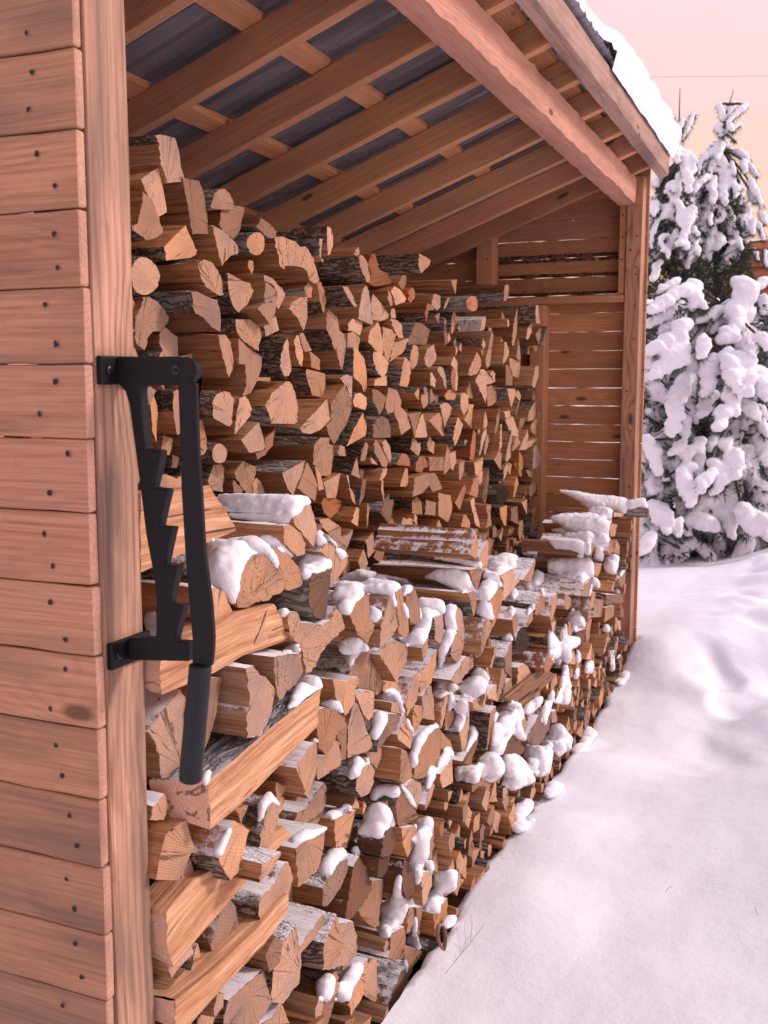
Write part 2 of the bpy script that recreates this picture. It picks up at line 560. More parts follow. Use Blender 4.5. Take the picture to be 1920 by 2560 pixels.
# ================================================================== the woodshed
SHED = thing('woodshed', 'open fronted wooden woodshed with a lean-to corrugated metal roof, packed with firewood', 'woodshed', (0, 0, 0))
ZP = [1.506, 1.414, 1.322, 1.230, 1.139, 1.047, .955, .865, .771, .677, .585, .493, .401]
ZP = [1.506 + .092 * k for k in range(5, 0, -1)] + ZP + [.401 - .092 * k for k in range(1, 7)]
wall = MB()
def disc(mb, c, r, ax, m, n=8):
    c = np.array(c, float)
    i, j = [k for k in range(3) if k != ax]
    vs = []
    for k in range(n):
        p = c.copy()
        q = r * (1 + rng.normal(0, .15))
        p[i] += q * math.cos(6.2832 * k / n)
        p[j] += q * math.sin(6.2832 * k / n)
        vs.append(p)
    mb.add(vs, [tuple(range(n))], m, vs)
for a, b in zip(ZP[:-1], ZP[1:]):
    k = 1 + rng.normal(0, .06)
    tint = (k, k * (1 + rng.normal(0, .02)), k * (1 + rng.normal(0, .025)), 0)
    wall.box((-1.32, rng.uniform(-.0015, .0015), b + .0007), (rng.uniform(-.003, .002), .0165, a - .0007), M['board'], 0, tint, 24, .0005, None, M['boardend'])
    for zz in (a - rng.uniform(.018, .03), b + rng.uniform(.018, .03)):
        disc(wall, (-rng.uniform(.028, .075), -.0022, zz), rng.uniform(.003, .0042), 1, M['nail'])
        disc(wall, (-.55 - rng.uniform(0, .05), -.0022, zz), .0026, 1, M['nail'])
w_near = wall.build('plank_wall', SHED, bevel=.004)
w_near['label'] = 'plank end wall with black nail heads, its sawn board ends showing'

def piece(name, lo, hi, m, ax, seg=6, jit=.0006, bev=.004, tint=None, nails=()):
    b = MB()
    b.box(lo, hi, m, ax, tint, seg, jit)
    for c, axn in nails:
        disc(b, c, .0042, axn, M['nail'])
    return b.build(name, SHED, bevel=bev)
piece('post', (-.09, .0212, -.25), (0, .1015, 2.16), M['post'], 2, 14, .0007, .004, (1.02, 1.0, 1.0, 0))
piece('post', (-.084, 3.857, -.25), (-.012, 3.950, 2.125), M['post'], 2, 14, .0007, .005, (.93, .86, .82, 0),
      [((-.035, 3.8545, z), 1) for z in (1.86, 1.72, 1.69, 1.55, 1.40, .98, .72)] + [((-.06, 3.8545, z), 1) for z in (1.80, 1.16)])
piece('back_post', (-1.30, .02, -.25), (-1.21, .10, 1.62), M['post'], 2)
piece('back_post', (-1.30, 3.857, -.25), (-1.21, 3.95, 1.62), M['post'], 2)
piece('stud', (-.116, 3.866, 1.604), (-.087, 3.95, 2.02), M['inside'], 2, nails=[((-.1, 3.8635, z), 1) for z in (1.955, 1.86, 1.76)])
piece('stud', (-.80, 3.866, 1.604), (-.715, 3.95, 1.90), M['inside'], 2, nails=[((-.745, 3.8635, 1.79), 1)])
piece('stud', (-.525, 3.862, -.1), (-.452, 3.95, 1.565), M['inside'], 2)
piece('rail', (-1.2, 3.858, 1.567), (-.086, 3.95, 1.602), M['inside'], 0, 10)
# far end wall, boards with waney gaps that let the snow light through
zf = [2.23, 2.14, 2.045, 1.962, 1.872, 1.788, 1.698, 1.613, 1.528, 1.440, 1.351, 1.266, 1.175, 1.090, 1.001, .917, .832, .745, .66, .57, .48, .39, .30, .21, .12, .03, -.06, -.15]
far = MB()
for i, (a, b) in enumerate(zip(zf[:-1], zf[1:])):
    g0 = rng.uniform(.0002, .0019)
    wane = i in (4, 5, 6)
    k = rng.uniform(.82, 1.08) * (.8 if wane else 1)
    far.box((-1.32, 3.953, b + g0), (0.0, 3.970, a - g0), M['inside'], 0, (k, k * rng.uniform(.92, 1), k * rng.uniform(.85, 1), 0), 26, .0015 if wane else .0009)
    if wane:
        for (z0_, z1_) in (((b + g0 + .001, b + g0 + rng.uniform(.012, .022)),) + (((a - g0 - .016, a - g0 - .001),) if i == 5 else ())):
            far.box((-.712, 3.9500, z0_), (-.118, 3.9526, z1_), M['bark'], 0, (.75, .48, .44, 0), 40, .0011)
    for zz in (a - .025, b + .025):
        disc(far, (-.62 + rng.uniform(-.3, .3), 3.9518, zz), .003, 1, M['nail'])
w_far = far.build('plank_wall', SHED, bevel=.002)
w_far['label'] = 'far plank wall with bright gaps between its boards'
bw = MB()
for i in range(19):
    z = -.2 + i * .095
    bw.box((-1.335, .0, z), (-1.318, 3.95, z + .0925), M['inside'], 1, None, 10, .001)
bw.build('plank_wall', SHED, bevel=.002)
# front beam, rough hewn: profile wanders
bm_ = MB()
NS = 110
prof, gv = [], []
for i in range(NS + 1):
    y = -.02 + (3.853 + .02) * i / NS
    zb, zt = 2.065 - .0175 * y, 2.187 - .0185 * y
    wv = lambda a, f, s: a * math.sin(y * f + s) + a * .6 * math.sin(y * f * 2.7 + s * 2)
    ring = [(-.120, zb), (-.078 + wv(.002, 9, 0), zb - .001), (-.046 + wv(.0014, 13, 1), zb + .006 + wv(.0022, 11, 2)),
            (-.041 + wv(.0015, 15, 3), zb + .045), (-.040 + wv(.0018, 12, 1), (zb + zt) / 2 + .02), (-.042 + wv(.0015, 8, 0), zt - .006), (-.05, zt), (-.12, zt)]
    for (x, z) in ring:
        prof.append((x + rng.normal(0, .0011), y, z + rng.normal(0, .0012)))
        gv.append((y + 3, x + .02, z - 2.05))
F = []
for i in range(NS):
    for k in range(8):
        F.append((8 * i + k, 8 * i + (k + 1) % 8, 8 * i + 8 + (k + 1) % 8, 8 * i + 8 + k))
F += [tuple(range(8)), tuple(8 * NS + k for k in range(8))]
bm_.add(prof, F, M['beam'], gv, (1.04, .97, .97, 0))
bm_.build('beam', SHED, angle=38)
TILT = .018
def zr(x, y):
    return 2.095 + .37 * (x + .09) + TILT * (3.8 - y)
def sloped(name, x0, x1, y0, y1, dz, h, m, along, seg=8, jit=.0007, tint=None, ends=True, bev=.003):
    b = MB()
    if tint is None:
        k = 1 + rng.normal(0, .08)
        tint = (k, k * (1 + rng.normal(0, .03)), k * (1 + rng.normal(0, .04)), 0)
    off = rng.uniform(-.12, .12, 3) + np.array([rng.uniform(-40, 40), 0, 0])
    vs, gv, F = [], [], []
    for i in range(seg + 1):
        t = i / seg
        for (q, r) in ((0, 0), (1, 0), (1, 1), (0, 1)):
            x = x0 + (x1 - x0) * (t if along == 'x' else q)
            y = y0 + (y1 - y0) * (q if along == 'x' else t)
            z = zr(x, y) + dz + h * r
            vs.append((x + rng.normal(0, jit), y + rng.normal(0, jit), z + rng.normal(0, jit)))
            gv.append(np.array([(t - .5) * (x1 - x0 if along == 'x' else y1 - y0), (q - .5) * (y1 - y0 if along == 'x' else x1 - x0), h * r]) + off)
    for i in range(seg):
        for j in range(4):
            F.append((4 * i + j, 4 * i + (j + 1) % 4, 4 * i + 4 + (j + 1) % 4, 4 * i + 4 + j))
    F += [(0, 1, 2, 3), tuple(4 * seg + k for k in (3, 2, 1, 0))]
    b.add(vs, F, m, gv, tint)
    return b.build(name, SHED, bevel=bev)
for i, y in enumerate((.21, .585, .958, 1.333, 1.702, 2.071, 2.444, 2.802, 3.155, 3.480, 3.793)):
    sloped('rafter', -1.36, .0335, y - .039, y, 0, .088, M['inside'], 'x', 12, .0007, (.86, .80, .76, 0) if i == 10 else None)
for x in (-.52, -.857, -1.19, -.075):
    sloped('purlin', x - .029, x + .029, -.10, 3.99, .0885, .021, M['inside'], 'y', 16, .0007, (1.12, 1.06, 1.0, 0))
sloped('fascia_board', .034, .077, -.12, 4.0, -.012, .092, M['greyboard'], 'y', 30, .0012, (1.0, .93, .93, 0))
# corrugated steel sheet
rf = MB()
ys, hs = [], []
y = -.13
while y < 4.03:
    for dy, h in ((0, 0), (.030, 0), (.036, .009), (.050, .009), (.056, 0)):
        ys.append(y + dy)
        hs.append(h)
    y += .086
nx = 3
vs, F = [], []
for th in (0, .0012):
    for i in range(nx):
        x = -1.42 + (1.42 + .084) * i / (nx - 1)
        for yy, h in zip(ys, hs):
            vs.append((x, yy, zr(x, yy) + .1105 + h + th))
n = len(ys)
for L in (0, nx * n):
    for i in range(nx - 1):
        for k in range(n - 1):
            F.append((L + i * n + k, L + i * n + k + 1, L + (i + 1) * n + k + 1, L + (i + 1) * n + k))
for k in range(n - 1):
    F.append(((nx - 1) * n + k, (nx - 1) * n + k + 1, nx * n + (nx - 1) * n + k + 1, nx * n + (nx - 1) * n + k))
rf.add(vs, F, M['roof'], vs)
rf.build('roof_sheet', SHED, recalc=False)

# snow lying on the roof, rounded and broken back along the eave
from mathutils import noise as mn
def fbm(x, y, z=0.0, o=3):
    return mn.fractal(Vector((x, y, z)), 1.0, 2.0, o, noise_basis='PERLIN_ORIGINAL')
sv, sf = [], []
NY, NX = 300, 26
for i in range(NY + 1):
    yy = -.13 + 4.16 * i / NY
    edge = .118 + .016 * fbm(yy * 2.1, 3) + .005 * fbm(yy * 7, 8)
    if yy < 2.62:
        edge -= .045 * min(1, (2.62 - yy) / .22) * (1 + .4 * fbm(yy * 5, 1))
    th = .080 + .012 * fbm(yy * 1.7, 6)
    for k in range(NX + 1):
        if k <= NX - 8:
            x = -1.42 + (edge - .06 + 1.42) * k / (NX - 8)
            z = zr(x, yy) + .122 + th + .018 * fbm(x * 3, yy * 3, 2)
        else:
            a = (k - (NX - 8)) / 8 * math.pi * .62
            x = edge - .06 + .06 * math.sin(a) * (1.08 if a < 1.6 else 1.0)
            z = zr(x, yy) + .122 + th * (.45 + .55 * math.cos(a)) * (1 if k < NX else .4) - (.018 if k == NX and edge > .1 else 0)
            x += .004 * fbm(yy * 12, a * 2, 4)
            z += .003 * fbm(yy * 13, a * 2, 7)
        if yy >= 2.62 and k >= NX - 2:
            q_ = k - (NX - 2)
            x = (.113, .103, .087)[q_] + .004 * fbm(yy * 4, 5)
            z = zr(x, yy) + (.118, .088, .064)[q_] + .005 * fbm(yy * 5, 2)
        if i in (0, NY):
            z = min(z, zr(x, yy) + .16)
        sv.append((x, yy, z))
for i in range(NY):
    for k in range(NX):
        sf.append((i * (NX + 1) + k, i * (NX + 1) + k + 1, (i + 1) * (NX + 1) + k + 1, (i + 1) * (NX + 1) + k))
for i in (0, NY):
    o = len(sv)
    for k in range(NX + 1):
        x, yy, z = sv[i * (NX + 1) + k]
        sv.append((x, yy, zr(x, yy) + .116))
    for k in range(NX):
        sf.append((i * (NX + 1) + k, i * (NX + 1) + k + 1, o + k + 1, o + k))
sb = MB()
sb.add(sv, sf, M['snow'], sv)
so = sb.build('roof_snow', None, angle=60)
tag(so, 'thick layer of snow lying along the eave of the woodshed roof', 'snow', None, 'stuff')

# ================================================================== kindling splitter on the post
SPL = thing('kindling_splitter', 'black metal kindling splitter with toothed frame and lever, screwed to the post', 'kindling splitter', (0, .06, 1.0))
def zs(x, y):
    return (200 + x / 2.01, 860 + y / 2.01)
def plate(name, pts, y0, th, m, parent=SPL, bev=.0022):
    b = MB()
    P = [ony(*zs(x, y), y0) for x, y in pts]
    n = len(P)
    vs = [(p[0], y0, p[2]) for p in P] + [(p[0], y0 + th, p[2]) for p in P]
    F = [tuple(range(n)), tuple(range(n, 2 * n))[::-1]] + [(k, (k + 1) % n, n + (k + 1) % n, n + k) for k in range(n)]
    b.add(vs, F, m, vs)
    return b.build(name, parent, bevel=bev)
arc = lambda cx, cy, r, a0, a1, n: [(cx + r * math.cos(math.radians(a0 + (a1 - a0) * k / n)), cy + r * math.sin(math.radians(a0 + (a1 - a0) * k / n))) for k in range(n + 1)]
frame = [(184, 62), (505, 64)] + arc(505, 136, 71, -88, 88, 9) + [(480, 208), (330, 209), (303, 216), (300, 245), (318, 430), (330, 528), (403, 536), (385, 640), (364, 722), (438, 732), (415, 830), (396, 917),
         (462, 922), (440, 1020), (422, 1112), (488, 1116), (465, 1220), (445, 1307), (519, 1312), (495, 1400), (472, 1496), (548, 1500), (545, 1596), (240, 1590), (240, 1476), (370, 1481), (382, 1470), (384, 1350),
         (378, 1235), (360, 1120), (330, 960), (298, 700), (272, 500), (258, 400), (244, 300), (226, 240), (196, 206), (184, 204)]
plate('frame', frame, .050, .017, M['black'])
lever = [(497, 95), (520, 66)] + arc(522, 130, 64, -80, 60, 7) + [(581, 200), (583, 350), (590, 520), (605, 760), (622, 1050), (640, 1180), (657, 1310), (668, 1480), (664, 1560), (656, 1622), (562, 1612), (562, 1480), (546, 1300), (526, 1050), (506, 720), (497, 400), (490, 210)]
plate('lever', lever, .0405, .0085, M['black'])
fork = [(520, 62)] + arc(535, 130, 66, -80, 80, 8) + [(520, 200)]
plate('lever_fork', [(540, 75)] + arc(545, 135, 58, -60, 80, 7) + [(583, 260), (590, 520), (606, 760), (622, 1050), (602, 1050), (585, 760), (566, 420), (540, 230)], .0675, .008, M['black'])
g0, g1 = ony(*zs(606, 1612), .045), ony(*zs(553, 2196), .045)
gb = MB()
ts = [0, .004, .012, .03, .5, .97, .99, .998, 1.0]
rs = [.60, .93, 1.0, 1.0, 1.02, 1.02, .97, .86, .55]
R0 = .0142
gb.tube([g0 + (g1 - g0) * t for t in ts], [R0 * r for r in rs], M['grip'], 32)
gb.build('grip', SPL, angle=50)
def bolt(c, r, ln, ax, parent, name='bolt'):
    b = MB()
    d = np.zeros(3)
    d[ax] = ln
    c = np.array(c, float)
    b.tube([c, c + d * .7, c + d], [r, r, r * .8], M['steel'], 20)
    b.tube([c + d * .99, c + d * 1.35], [r * .5, r * .5], M['black'], 6)
    return b.build(name, parent, angle=40)
c = ony(*zs(486, 131), .0500)
bolt((c[0], .0503, c[2]), .0062, -.004, 1, SPL, 'pivot_bolt')
for pts in (((78, 60), (184, 60), (190, 205), (86, 205)), ((131, 1498), (240, 1476), (240, 1612), (136, 1626))):
    P = [onx(*zs(x, y), .001) for x, y in pts]
    zt, zb = (P[0][2] + P[1][2]) / 2, (P[2][2] + P[3][2]) / 2
    b = MB()
    b.box((.0008, P[0][1], zb), (.0095, .104, zt), M['black'], 2, (1, 1, 1, 0))
    br = b.build('bracket', SPL, bevel=.002)
    bolt((.0095, (P[0][1] + .048) / 2, (zt + zb) / 2), .0055, .003, 0, br, 'screw')
    bolt((.0095, .086, (zt + zb) / 2), .0055, .003, 0, br, 'screw')

BACK = """T 320 320 4.484
n 300,85b 350,75b 430,85b 525,115 555,200 580,310 600,440 632,550 620,600 440,615 410,500 360,400 355,300 345,180b
n 150,570 345,435 437,945 340,1000 250,800 185,700
n 165,710 240,780 300,880 340,1010 385,1130 380,1180 330,1225 210,1260b 130,1190b 60,1140b 60,1100 115,1070 135,950 165,830
g 600,560 800,590 850,740 885,900 903,1190 770,1185 720,1195 690,1000 640,760
n 915,900b 935,820b 980,730b 1040,685b 1090,680b 1150,740b 1185,820b 1195,880 1180,915 1050,915
g 1040,935 1190,870 1300,890 1290,960 1250,1150 1220,1210 1190,1270 1080,1180 1040,1080
n 385,1330 655,1090 695,1190 780,1370 770,1420 700,1455 405,1487b
n 945,1085 1060,1150 1190,1270 1240,1340 1235,1410 1150,1430 1045,1550 1010,1400 980,1250
o 1437,1296,103,133
g 1450,1100 1500,1010 1600,1090 1659,1160 1640,1240 1560,1230
T 320 630 4.484
o 190,270,147,212
n 175,505 240,505b 330,560b 400,650b 445,735 430,790 400,830 370,890 280,890 220,960 215,1020 195,1100 100,1030 85,950 95,720 140,640
n 400,835 470,890 560,950 570,1060 565,1170 400,1170 330,1000 350,900
n 765,130b 850,85b 930,110b 1000,180b 1050,260 1085,370 1075,480 1040,490 1000,470 920,430 880,400 830,330 800,250 775,180
g 735,450b 780,440 850,480 930,520 990,540 1020,640 1030,760 1025,900 920,830 840,730 770,690b 740,600b 740,500b
n 1130,230 1200,270 1290,330 1350,345 1395,430 1370,510 1330,590 1240,680b 1190,620b 1150,500b 1125,330b
n 1547,333 1672,435 1650,686 1586,815 1445,632 1520,556
s 1210,755 1380,755 1480,860 1505,930 1470,1020 1455,1110 1290,1000 1220,900
n 1020,930 1085,925 1150,1010 1175,1130 1190,1240 1130,1410 1090,1270 1040,1090
n 1235,970 1370,1090 1500,1180 1503,1270 1450,1440 1380,1580 1290,1620 1330,1500 1310,1260 1240,1255
T 320 940 4.484
n 245,130 270,110 300,250 335,350 315,560 305,750 265,600 250,350
n 510,180b 540,150 700,200 800,430 780,480 600,640 540,660 500,400b
n 770,20 815,50 820,90 800,150 770,180 700,150 700,30
n 950,280b 1000,200b 1070,170b 1130,180b 1185,270 1170,370 1165,520 1140,565 1100,550 960,470b
n 1240,250 1320,225 1370,300 1395,370 1380,440 1190,655 1195,560
n 1265,715 1470,520 1500,620 1530,790 1520,830 1360,860 1300,770
g 1540,700 1650,580 1620,780 1530,890 1450,940 1445,870 1530,830
o 1025,868,80,113
n 780,500 840,490 870,650 880,810 840,880 790,900 700,800 700,550
n 960,1000 1050,990 1075,1040 1070,1170 1060,1300 950,1280 900,1180b 930,1090b
s 1170,1090 1280,950 1370,990 1455,1020 1440,1120 1390,1210 1400,1330 1330,1310 1270,1250 1200,1150
g 1190,1160 1280,1270 1260,1310 1180,1300 1175,1220
n 1395,1210 1440,1140 1500,1200 1540,1330 1410,1330
T 660 540 4.484
n 0,650 100,700 200,820 230,885 160,1050 130,1010 145,850 100,760 20,730
s 105,240 210,230 290,265 375,290 420,350 490,340 530,410 570,480 590,560 620,690 610,740 560,760 510,720 480,620 440,580 340,560 220,560 200,600 155,555 140,440
n 705,115 750,140 770,230 775,330 740,430 720,440 710,300
n 620,440b 630,250 655,260 640,470 670,510 650,510
n 1060,345 1070,390 1065,440 1020,440 1010,430 1030,380
n 1065,460b 1090,432b 1130,465b 1165,540b 1195,660b 1185,740b 1160,748b 1110,660b 1070,560b
r 1190,430 1230,420 1300,600 1380,640 1440,730 1430,760 1260,790 1200,770 1185,740 1195,650 1165,540
n 595,760 630,735 680,840 700,950 690,990 665,1100 630,950
s 270,1040 300,980 400,910 487,905 490,1150 440,1285 380,1150
n 880,790 940,790 1000,900 1045,1020 1010,1010b 950,930b
n 1060,1050 1085,880 1130,760 1165,810 1195,960 1215,1080 1228,1200 1215,1222 1060,1155
s 1210,870 1270,920 1330,1000 1400,1100 1390,1150 1300,1180 1220,1160 1200,980
n 1385,830 1440,910 1440,1000 1425,1025 1390,930
n 1420,850 1470,785 1540,830 1600,920 1580,965 1460,1000 1445,910
n 1510,740 1560,665 1600,665 1590,760 1555,840 1520,800
n 690,1160 710,1040 770,1100 815,1125 860,1300 840,1435 800,1510 750,1360 690,1260
n 940,1210 990,1150 1110,1190 1080,1345 1000,1290 940,1285
n 940,1320 1000,1290 1075,1370 1050,1520 935,1530
n 1165,1410 1180,1300 1290,1180 1330,1400 1330,1530 1310,1585 1200,1450b
s 1330,1240 1420,1270 1475,1330 1430,1520 1395,1640 1360,1560 1330,1450
s 1420,1150 1480,1160 1540,1220 1555,1365 1500,1365 1460,1270
n 1420,1040 1470,1030 1480,1150 1420,1140
n 1460,1420 1615,1370 1610,1410 1560,1530 1405,1640 1440,1500
n 0,1240 130,1120 170,1280 70,1330 20,1350
T 800 600 2.074
n 515,70 575,105 570,130 520,175b 508,120b
T 660 840 4.484
n 265,10 300,280 313,390 290,445b 235,455b 170,340b 185,230b 225,90b
n 345,60 370,-10 400,-10 430,160 430,260 415,345 385,310 360,220
n 405,-20 440,-40 490,70 530,160 460,180 430,100
n 515,170 560,200 625,260 625,385 535,350
s 840,-60 900,-20 925,60 920,160 885,370 865,375 815,180 800,90
n 995,130 1040,140 1135,270 1160,480 1150,600 1130,635 1100,550 1000,460b
n 1225,175b 1290,185b 1355,235b 1400,300b 1385,390b 1330,470b 1260,400b 1225,290b
n 470,370 690,420 690,560 655,690 540,665b 490,520b 465,430b
n 85,650 260,505 300,520 350,650 375,800 360,960 330,985 90,980 30,780
n 700,700 755,925 640,1050b 520,1100b 440,1085b 395,1035
s 990,460 985,620 975,760 930,560 900,540 850,470 930,430
s 740,760 900,540 960,680 985,770 975,850 920,1000 860,1090 800,1220 740,1130 700,1010 760,950
n 990,720b 1020,650b 1090,635b 1150,690b 1160,770b 1130,830 1010,790
g 1210,590 1270,605 1370,680 1340,800 1300,890 1220,720
n 1385,700 1400,575 1490,610 1530,720 1520,850 1500,970 1450,850 1390,880 1370,780
n 1520,870 1540,790 1600,870 1640,1030 1540,1110 1510,960
n 1225,1140b 1230,1010b 1270,920b 1330,900b 1390,940b 1420,1030 1425,1140
s 1110,860 1140,1000 1140,1115 935,1235b 1000,1060b
n 825,1300 860,1220 900,1240 925,1350 840,1340
n 1510,550 1550,330 1580,230 1640,290 1650,400 1610,570 1520,560
n 1250,490 1375,440 1370,560 1245,555
T 660 1080 4.484
s 545,150 620,60 735,65 725,130 770,150 780,290 755,500 645,490 575,375 545,370
n 575,370 640,490 660,640 615,660 595,520
n 1220,90 1245,85 1330,220 1410,340 1390,400 1330,385 1225,230
n 1325,120 1360,80 1405,150 1430,260 1425,385 1405,330 1340,210
n 1075,320b 1090,200b 1140,110 1168,150 1160,230 1130,325
s 1195,280 1280,370 1200,350
n 220,460 450,320 430,430 320,715 260,620
n 375,630 500,340 545,440 600,590 560,775 490,730
n 680,560 860,460 800,740 700,740
n 1290,540 1330,420 1390,405 1370,470 1320,548
n 1530,570 1580,400 1605,410 1620,530 1600,610 1535,615
r 650,800 680,710 725,780 790,745 880,770b 820,900b 740,970b 670,900b
n 975,1010 1040,840 1065,850 1065,970 1050,1055
n 1155,800 1178,800 1175,1000 1160,1085 1150,960
g 1055,830 1090,620 1110,530 1160,530 1120,710
n 920,480 945,490 960,620 1010,700 1030,830 990,770 960,640
n 1310,545 1330,545 1340,640 1360,790 1350,780 1315,650
g 1305,900 1360,790 1455,760 1430,920 1395,1040 1350,960
n 625,980 720,965 840,1050 720,1125 650,1060
n 720,1130 865,1060 860,1170 940,1150 1000,1090 980,1170 915,1330 830,1300
r 1480,370b 1500,310b 1545,240b 1610,250b 1645,330 1650,385
T 1010 700 4.484
g 50,690 130,480 190,480 285,560 240,730 60,720
n 65,950b 80,800b 110,725b 150,740b 165,840b 140,950b 95,1010b
n 230,900 250,780 330,725 360,830 365,890 290,980b 245,960
n 525,950 565,850 598,910 605,1100 590,1240 570,1245 575,1000
r 525,1080b 540,995b 560,985b 582,1060b 580,1150b 560,1225b 540,1215b 525,1140b
n 370,1010 390,970 430,975 470,1080 480,1210 460,1230 430,1100
n 285,1040 310,1035 360,1130 360,1210 295,1175
n 455,1300 490,1225 540,1235 585,1295 560,1345 480,1340b
n 640,1290 680,1262 715,1300 718,1430 670,1515 640,1440b
n 695,1250 735,1135 755,1230 780,1330 720,1320
n 725,1060 760,930 815,800 850,880 860,960 820,1050 760,1075
n 920,890 975,570 995,620 985,720 970,950 940,995 930,960
n 1100,940 1120,690 1150,700 1190,800 1185,830 1140,910
g 1190,730 1220,500 1285,310 1290,460 1260,640 1220,740
n 1480,480b 1470,290b 1500,280 1530,490
n 1370,660 1390,540 1420,490 1438,500 1430,580 1390,670b
g 1480,610 1530,530 1532,630 1510,730
g 1540,720 1600,530 1615,520 1590,620 1550,740
n 1180,870 1210,880 1310,920 1295,1000 1290,1095 1220,1080 1190,980
n 1260,860 1290,660 1300,750 1305,910 1280,900
n 1435,1180 1480,970 1510,965 1500,1080 1460,1215b
g 1140,960 1160,950 1215,1080 1210,1180 1140,1180
n 820,1130 870,1000 900,1000 990,1140 960,1165 920,1170 920,1290 910,1380 880,1290
g 915,1200 980,1180b 1040,1270b 1045,1350 1000,1400 940,1420
n 960,1050 990,1015 1020,1050 1025,1140 1000,1120
n 1150,1215 1250,1220 1260,1270 1230,1360 1200,1430 1180,1350b
n 1240,1290 1280,1230 1310,1300 1300,1360
n 1450,1230 1475,1330 1450,1355 1440,1340
n 530,10 595,-10 580,160 550,80
g 1135,60 1175,50 1180,110 1150,220 1110,240 1120,130
R 765,265,75,88
r 235,370 270,260 320,280 330,330 280,345 245,470b
n 310,260 345,150 405,180 400,300 370,340 340,310
n 440,320 490,200 510,190 490,260 450,325
r 45,120 95,80 130,130 130,190 75,260 45,230
w 840,570b 870,450b 930,410b 900,560b
T 1010 1000 4.484
n 410,60 450,30 500,35 535,90 510,170 455,305 430,190
s 730,50 780,50 770,130 750,310 670,220 710,150
n 165,200 195,150 235,240 275,400 260,420 120,420
g 45,160 190,130 165,210 120,410 70,230
s 280,230 390,140 420,200 445,400 430,410 370,330
n 570,300 605,190 670,280 610,420 560,530 545,430
n 875,330 915,110 937,220 935,300
n 1025,370 1045,100 1070,80 1072,200 1035,380b
n 1115,130 1195,120 1190,200 1140,210
n 1250,170 1285,20 1295,10 1290,60 1260,170
n 1380,240 1400,130 1470,20 1478,180 1440,230
n 1150,230 1220,180 1265,340 1270,410 1210,400
n 1280,370 1300,210 1360,200 1350,260
n 1480,310 1500,120 1565,110 1550,230
n 1425,290 1475,200 1490,240 1475,400 1430,360
n 1220,580 1245,420 1270,410 1305,480
n 1300,560 1390,330 1400,400 1380,470 1495,430 1430,510 1360,560
n 1450,540 1480,500 1550,640 1510,740 1440,770
r 745,660 750,500 770,330 800,380 800,540 785,670 760,680
n 840,630 870,400 920,310 930,370 890,500 860,600
n 890,590 930,380 955,390 955,470 910,610
n 1060,560 1090,270 1100,270 1095,500 1080,570
n 1165,500 1210,340 1215,390 1190,540 1200,640 1150,690 1130,680
n 1275,820 1290,640 1300,560 1340,660 1330,760 1300,870
n 1015,670 1060,560 1090,600 1090,790 1060,750
n 455,840 450,700 480,490 505,560 520,760
n 510,600 580,570 580,700 550,790 520,760
n 610,890 620,720 685,670 670,800 630,900
r 130,720b 160,640b 220,625b 265,690 270,750 220,760 200,810 130,800
g 275,640 445,640 445,790 290,795
s 65,870 230,820 390,825 490,1000 340,1030 285,950 190,1040 20,1085
s 80,1250b 90,1140 140,1080 200,1150 210,1280 100,1285
s 240,1280b 250,1120 360,1150 350,1300
s 380,1300 390,1040 530,1070 545,1220 490,1370 400,1310
s 735,1060 775,880 830,850 835,960 825,1095
s 770,700 885,640 880,780 890,900 860,960 840,930 800,830
n 880,1090 940,760 950,930 920,1170
n 1115,910 1120,780 1165,690 1150,830
s 1225,1090 1230,960 1265,850 1285,930 1240,1095
k 1015,1060b 1040,970b 1120,960b 1195,1040b 1170,1100b 1110,1170b 1040,1150b
n 1440,1070 1440,950 1460,880 1485,1000
r 1490,1060 1490,970 1540,940 1565,1010 1545,1110
n 1365,780 1440,790 1445,870 1400,860
n 740,1130 795,1090 790,1180 860,1435 800,1400
n 1065,1210 1155,1180 1155,1400 1130,1410 1080,1320
n 920,1180 980,1170 970,1290 990,1400 910,1440 940,1320
n 640,1420 660,1290 690,1285 750,1380 740,1435
r 580,1150 680,940 690,1010 620,1240
g 1200,1350 1210,1210 1270,1190 1280,1400
n 1320,1150 1385,1110 1375,1290
"""
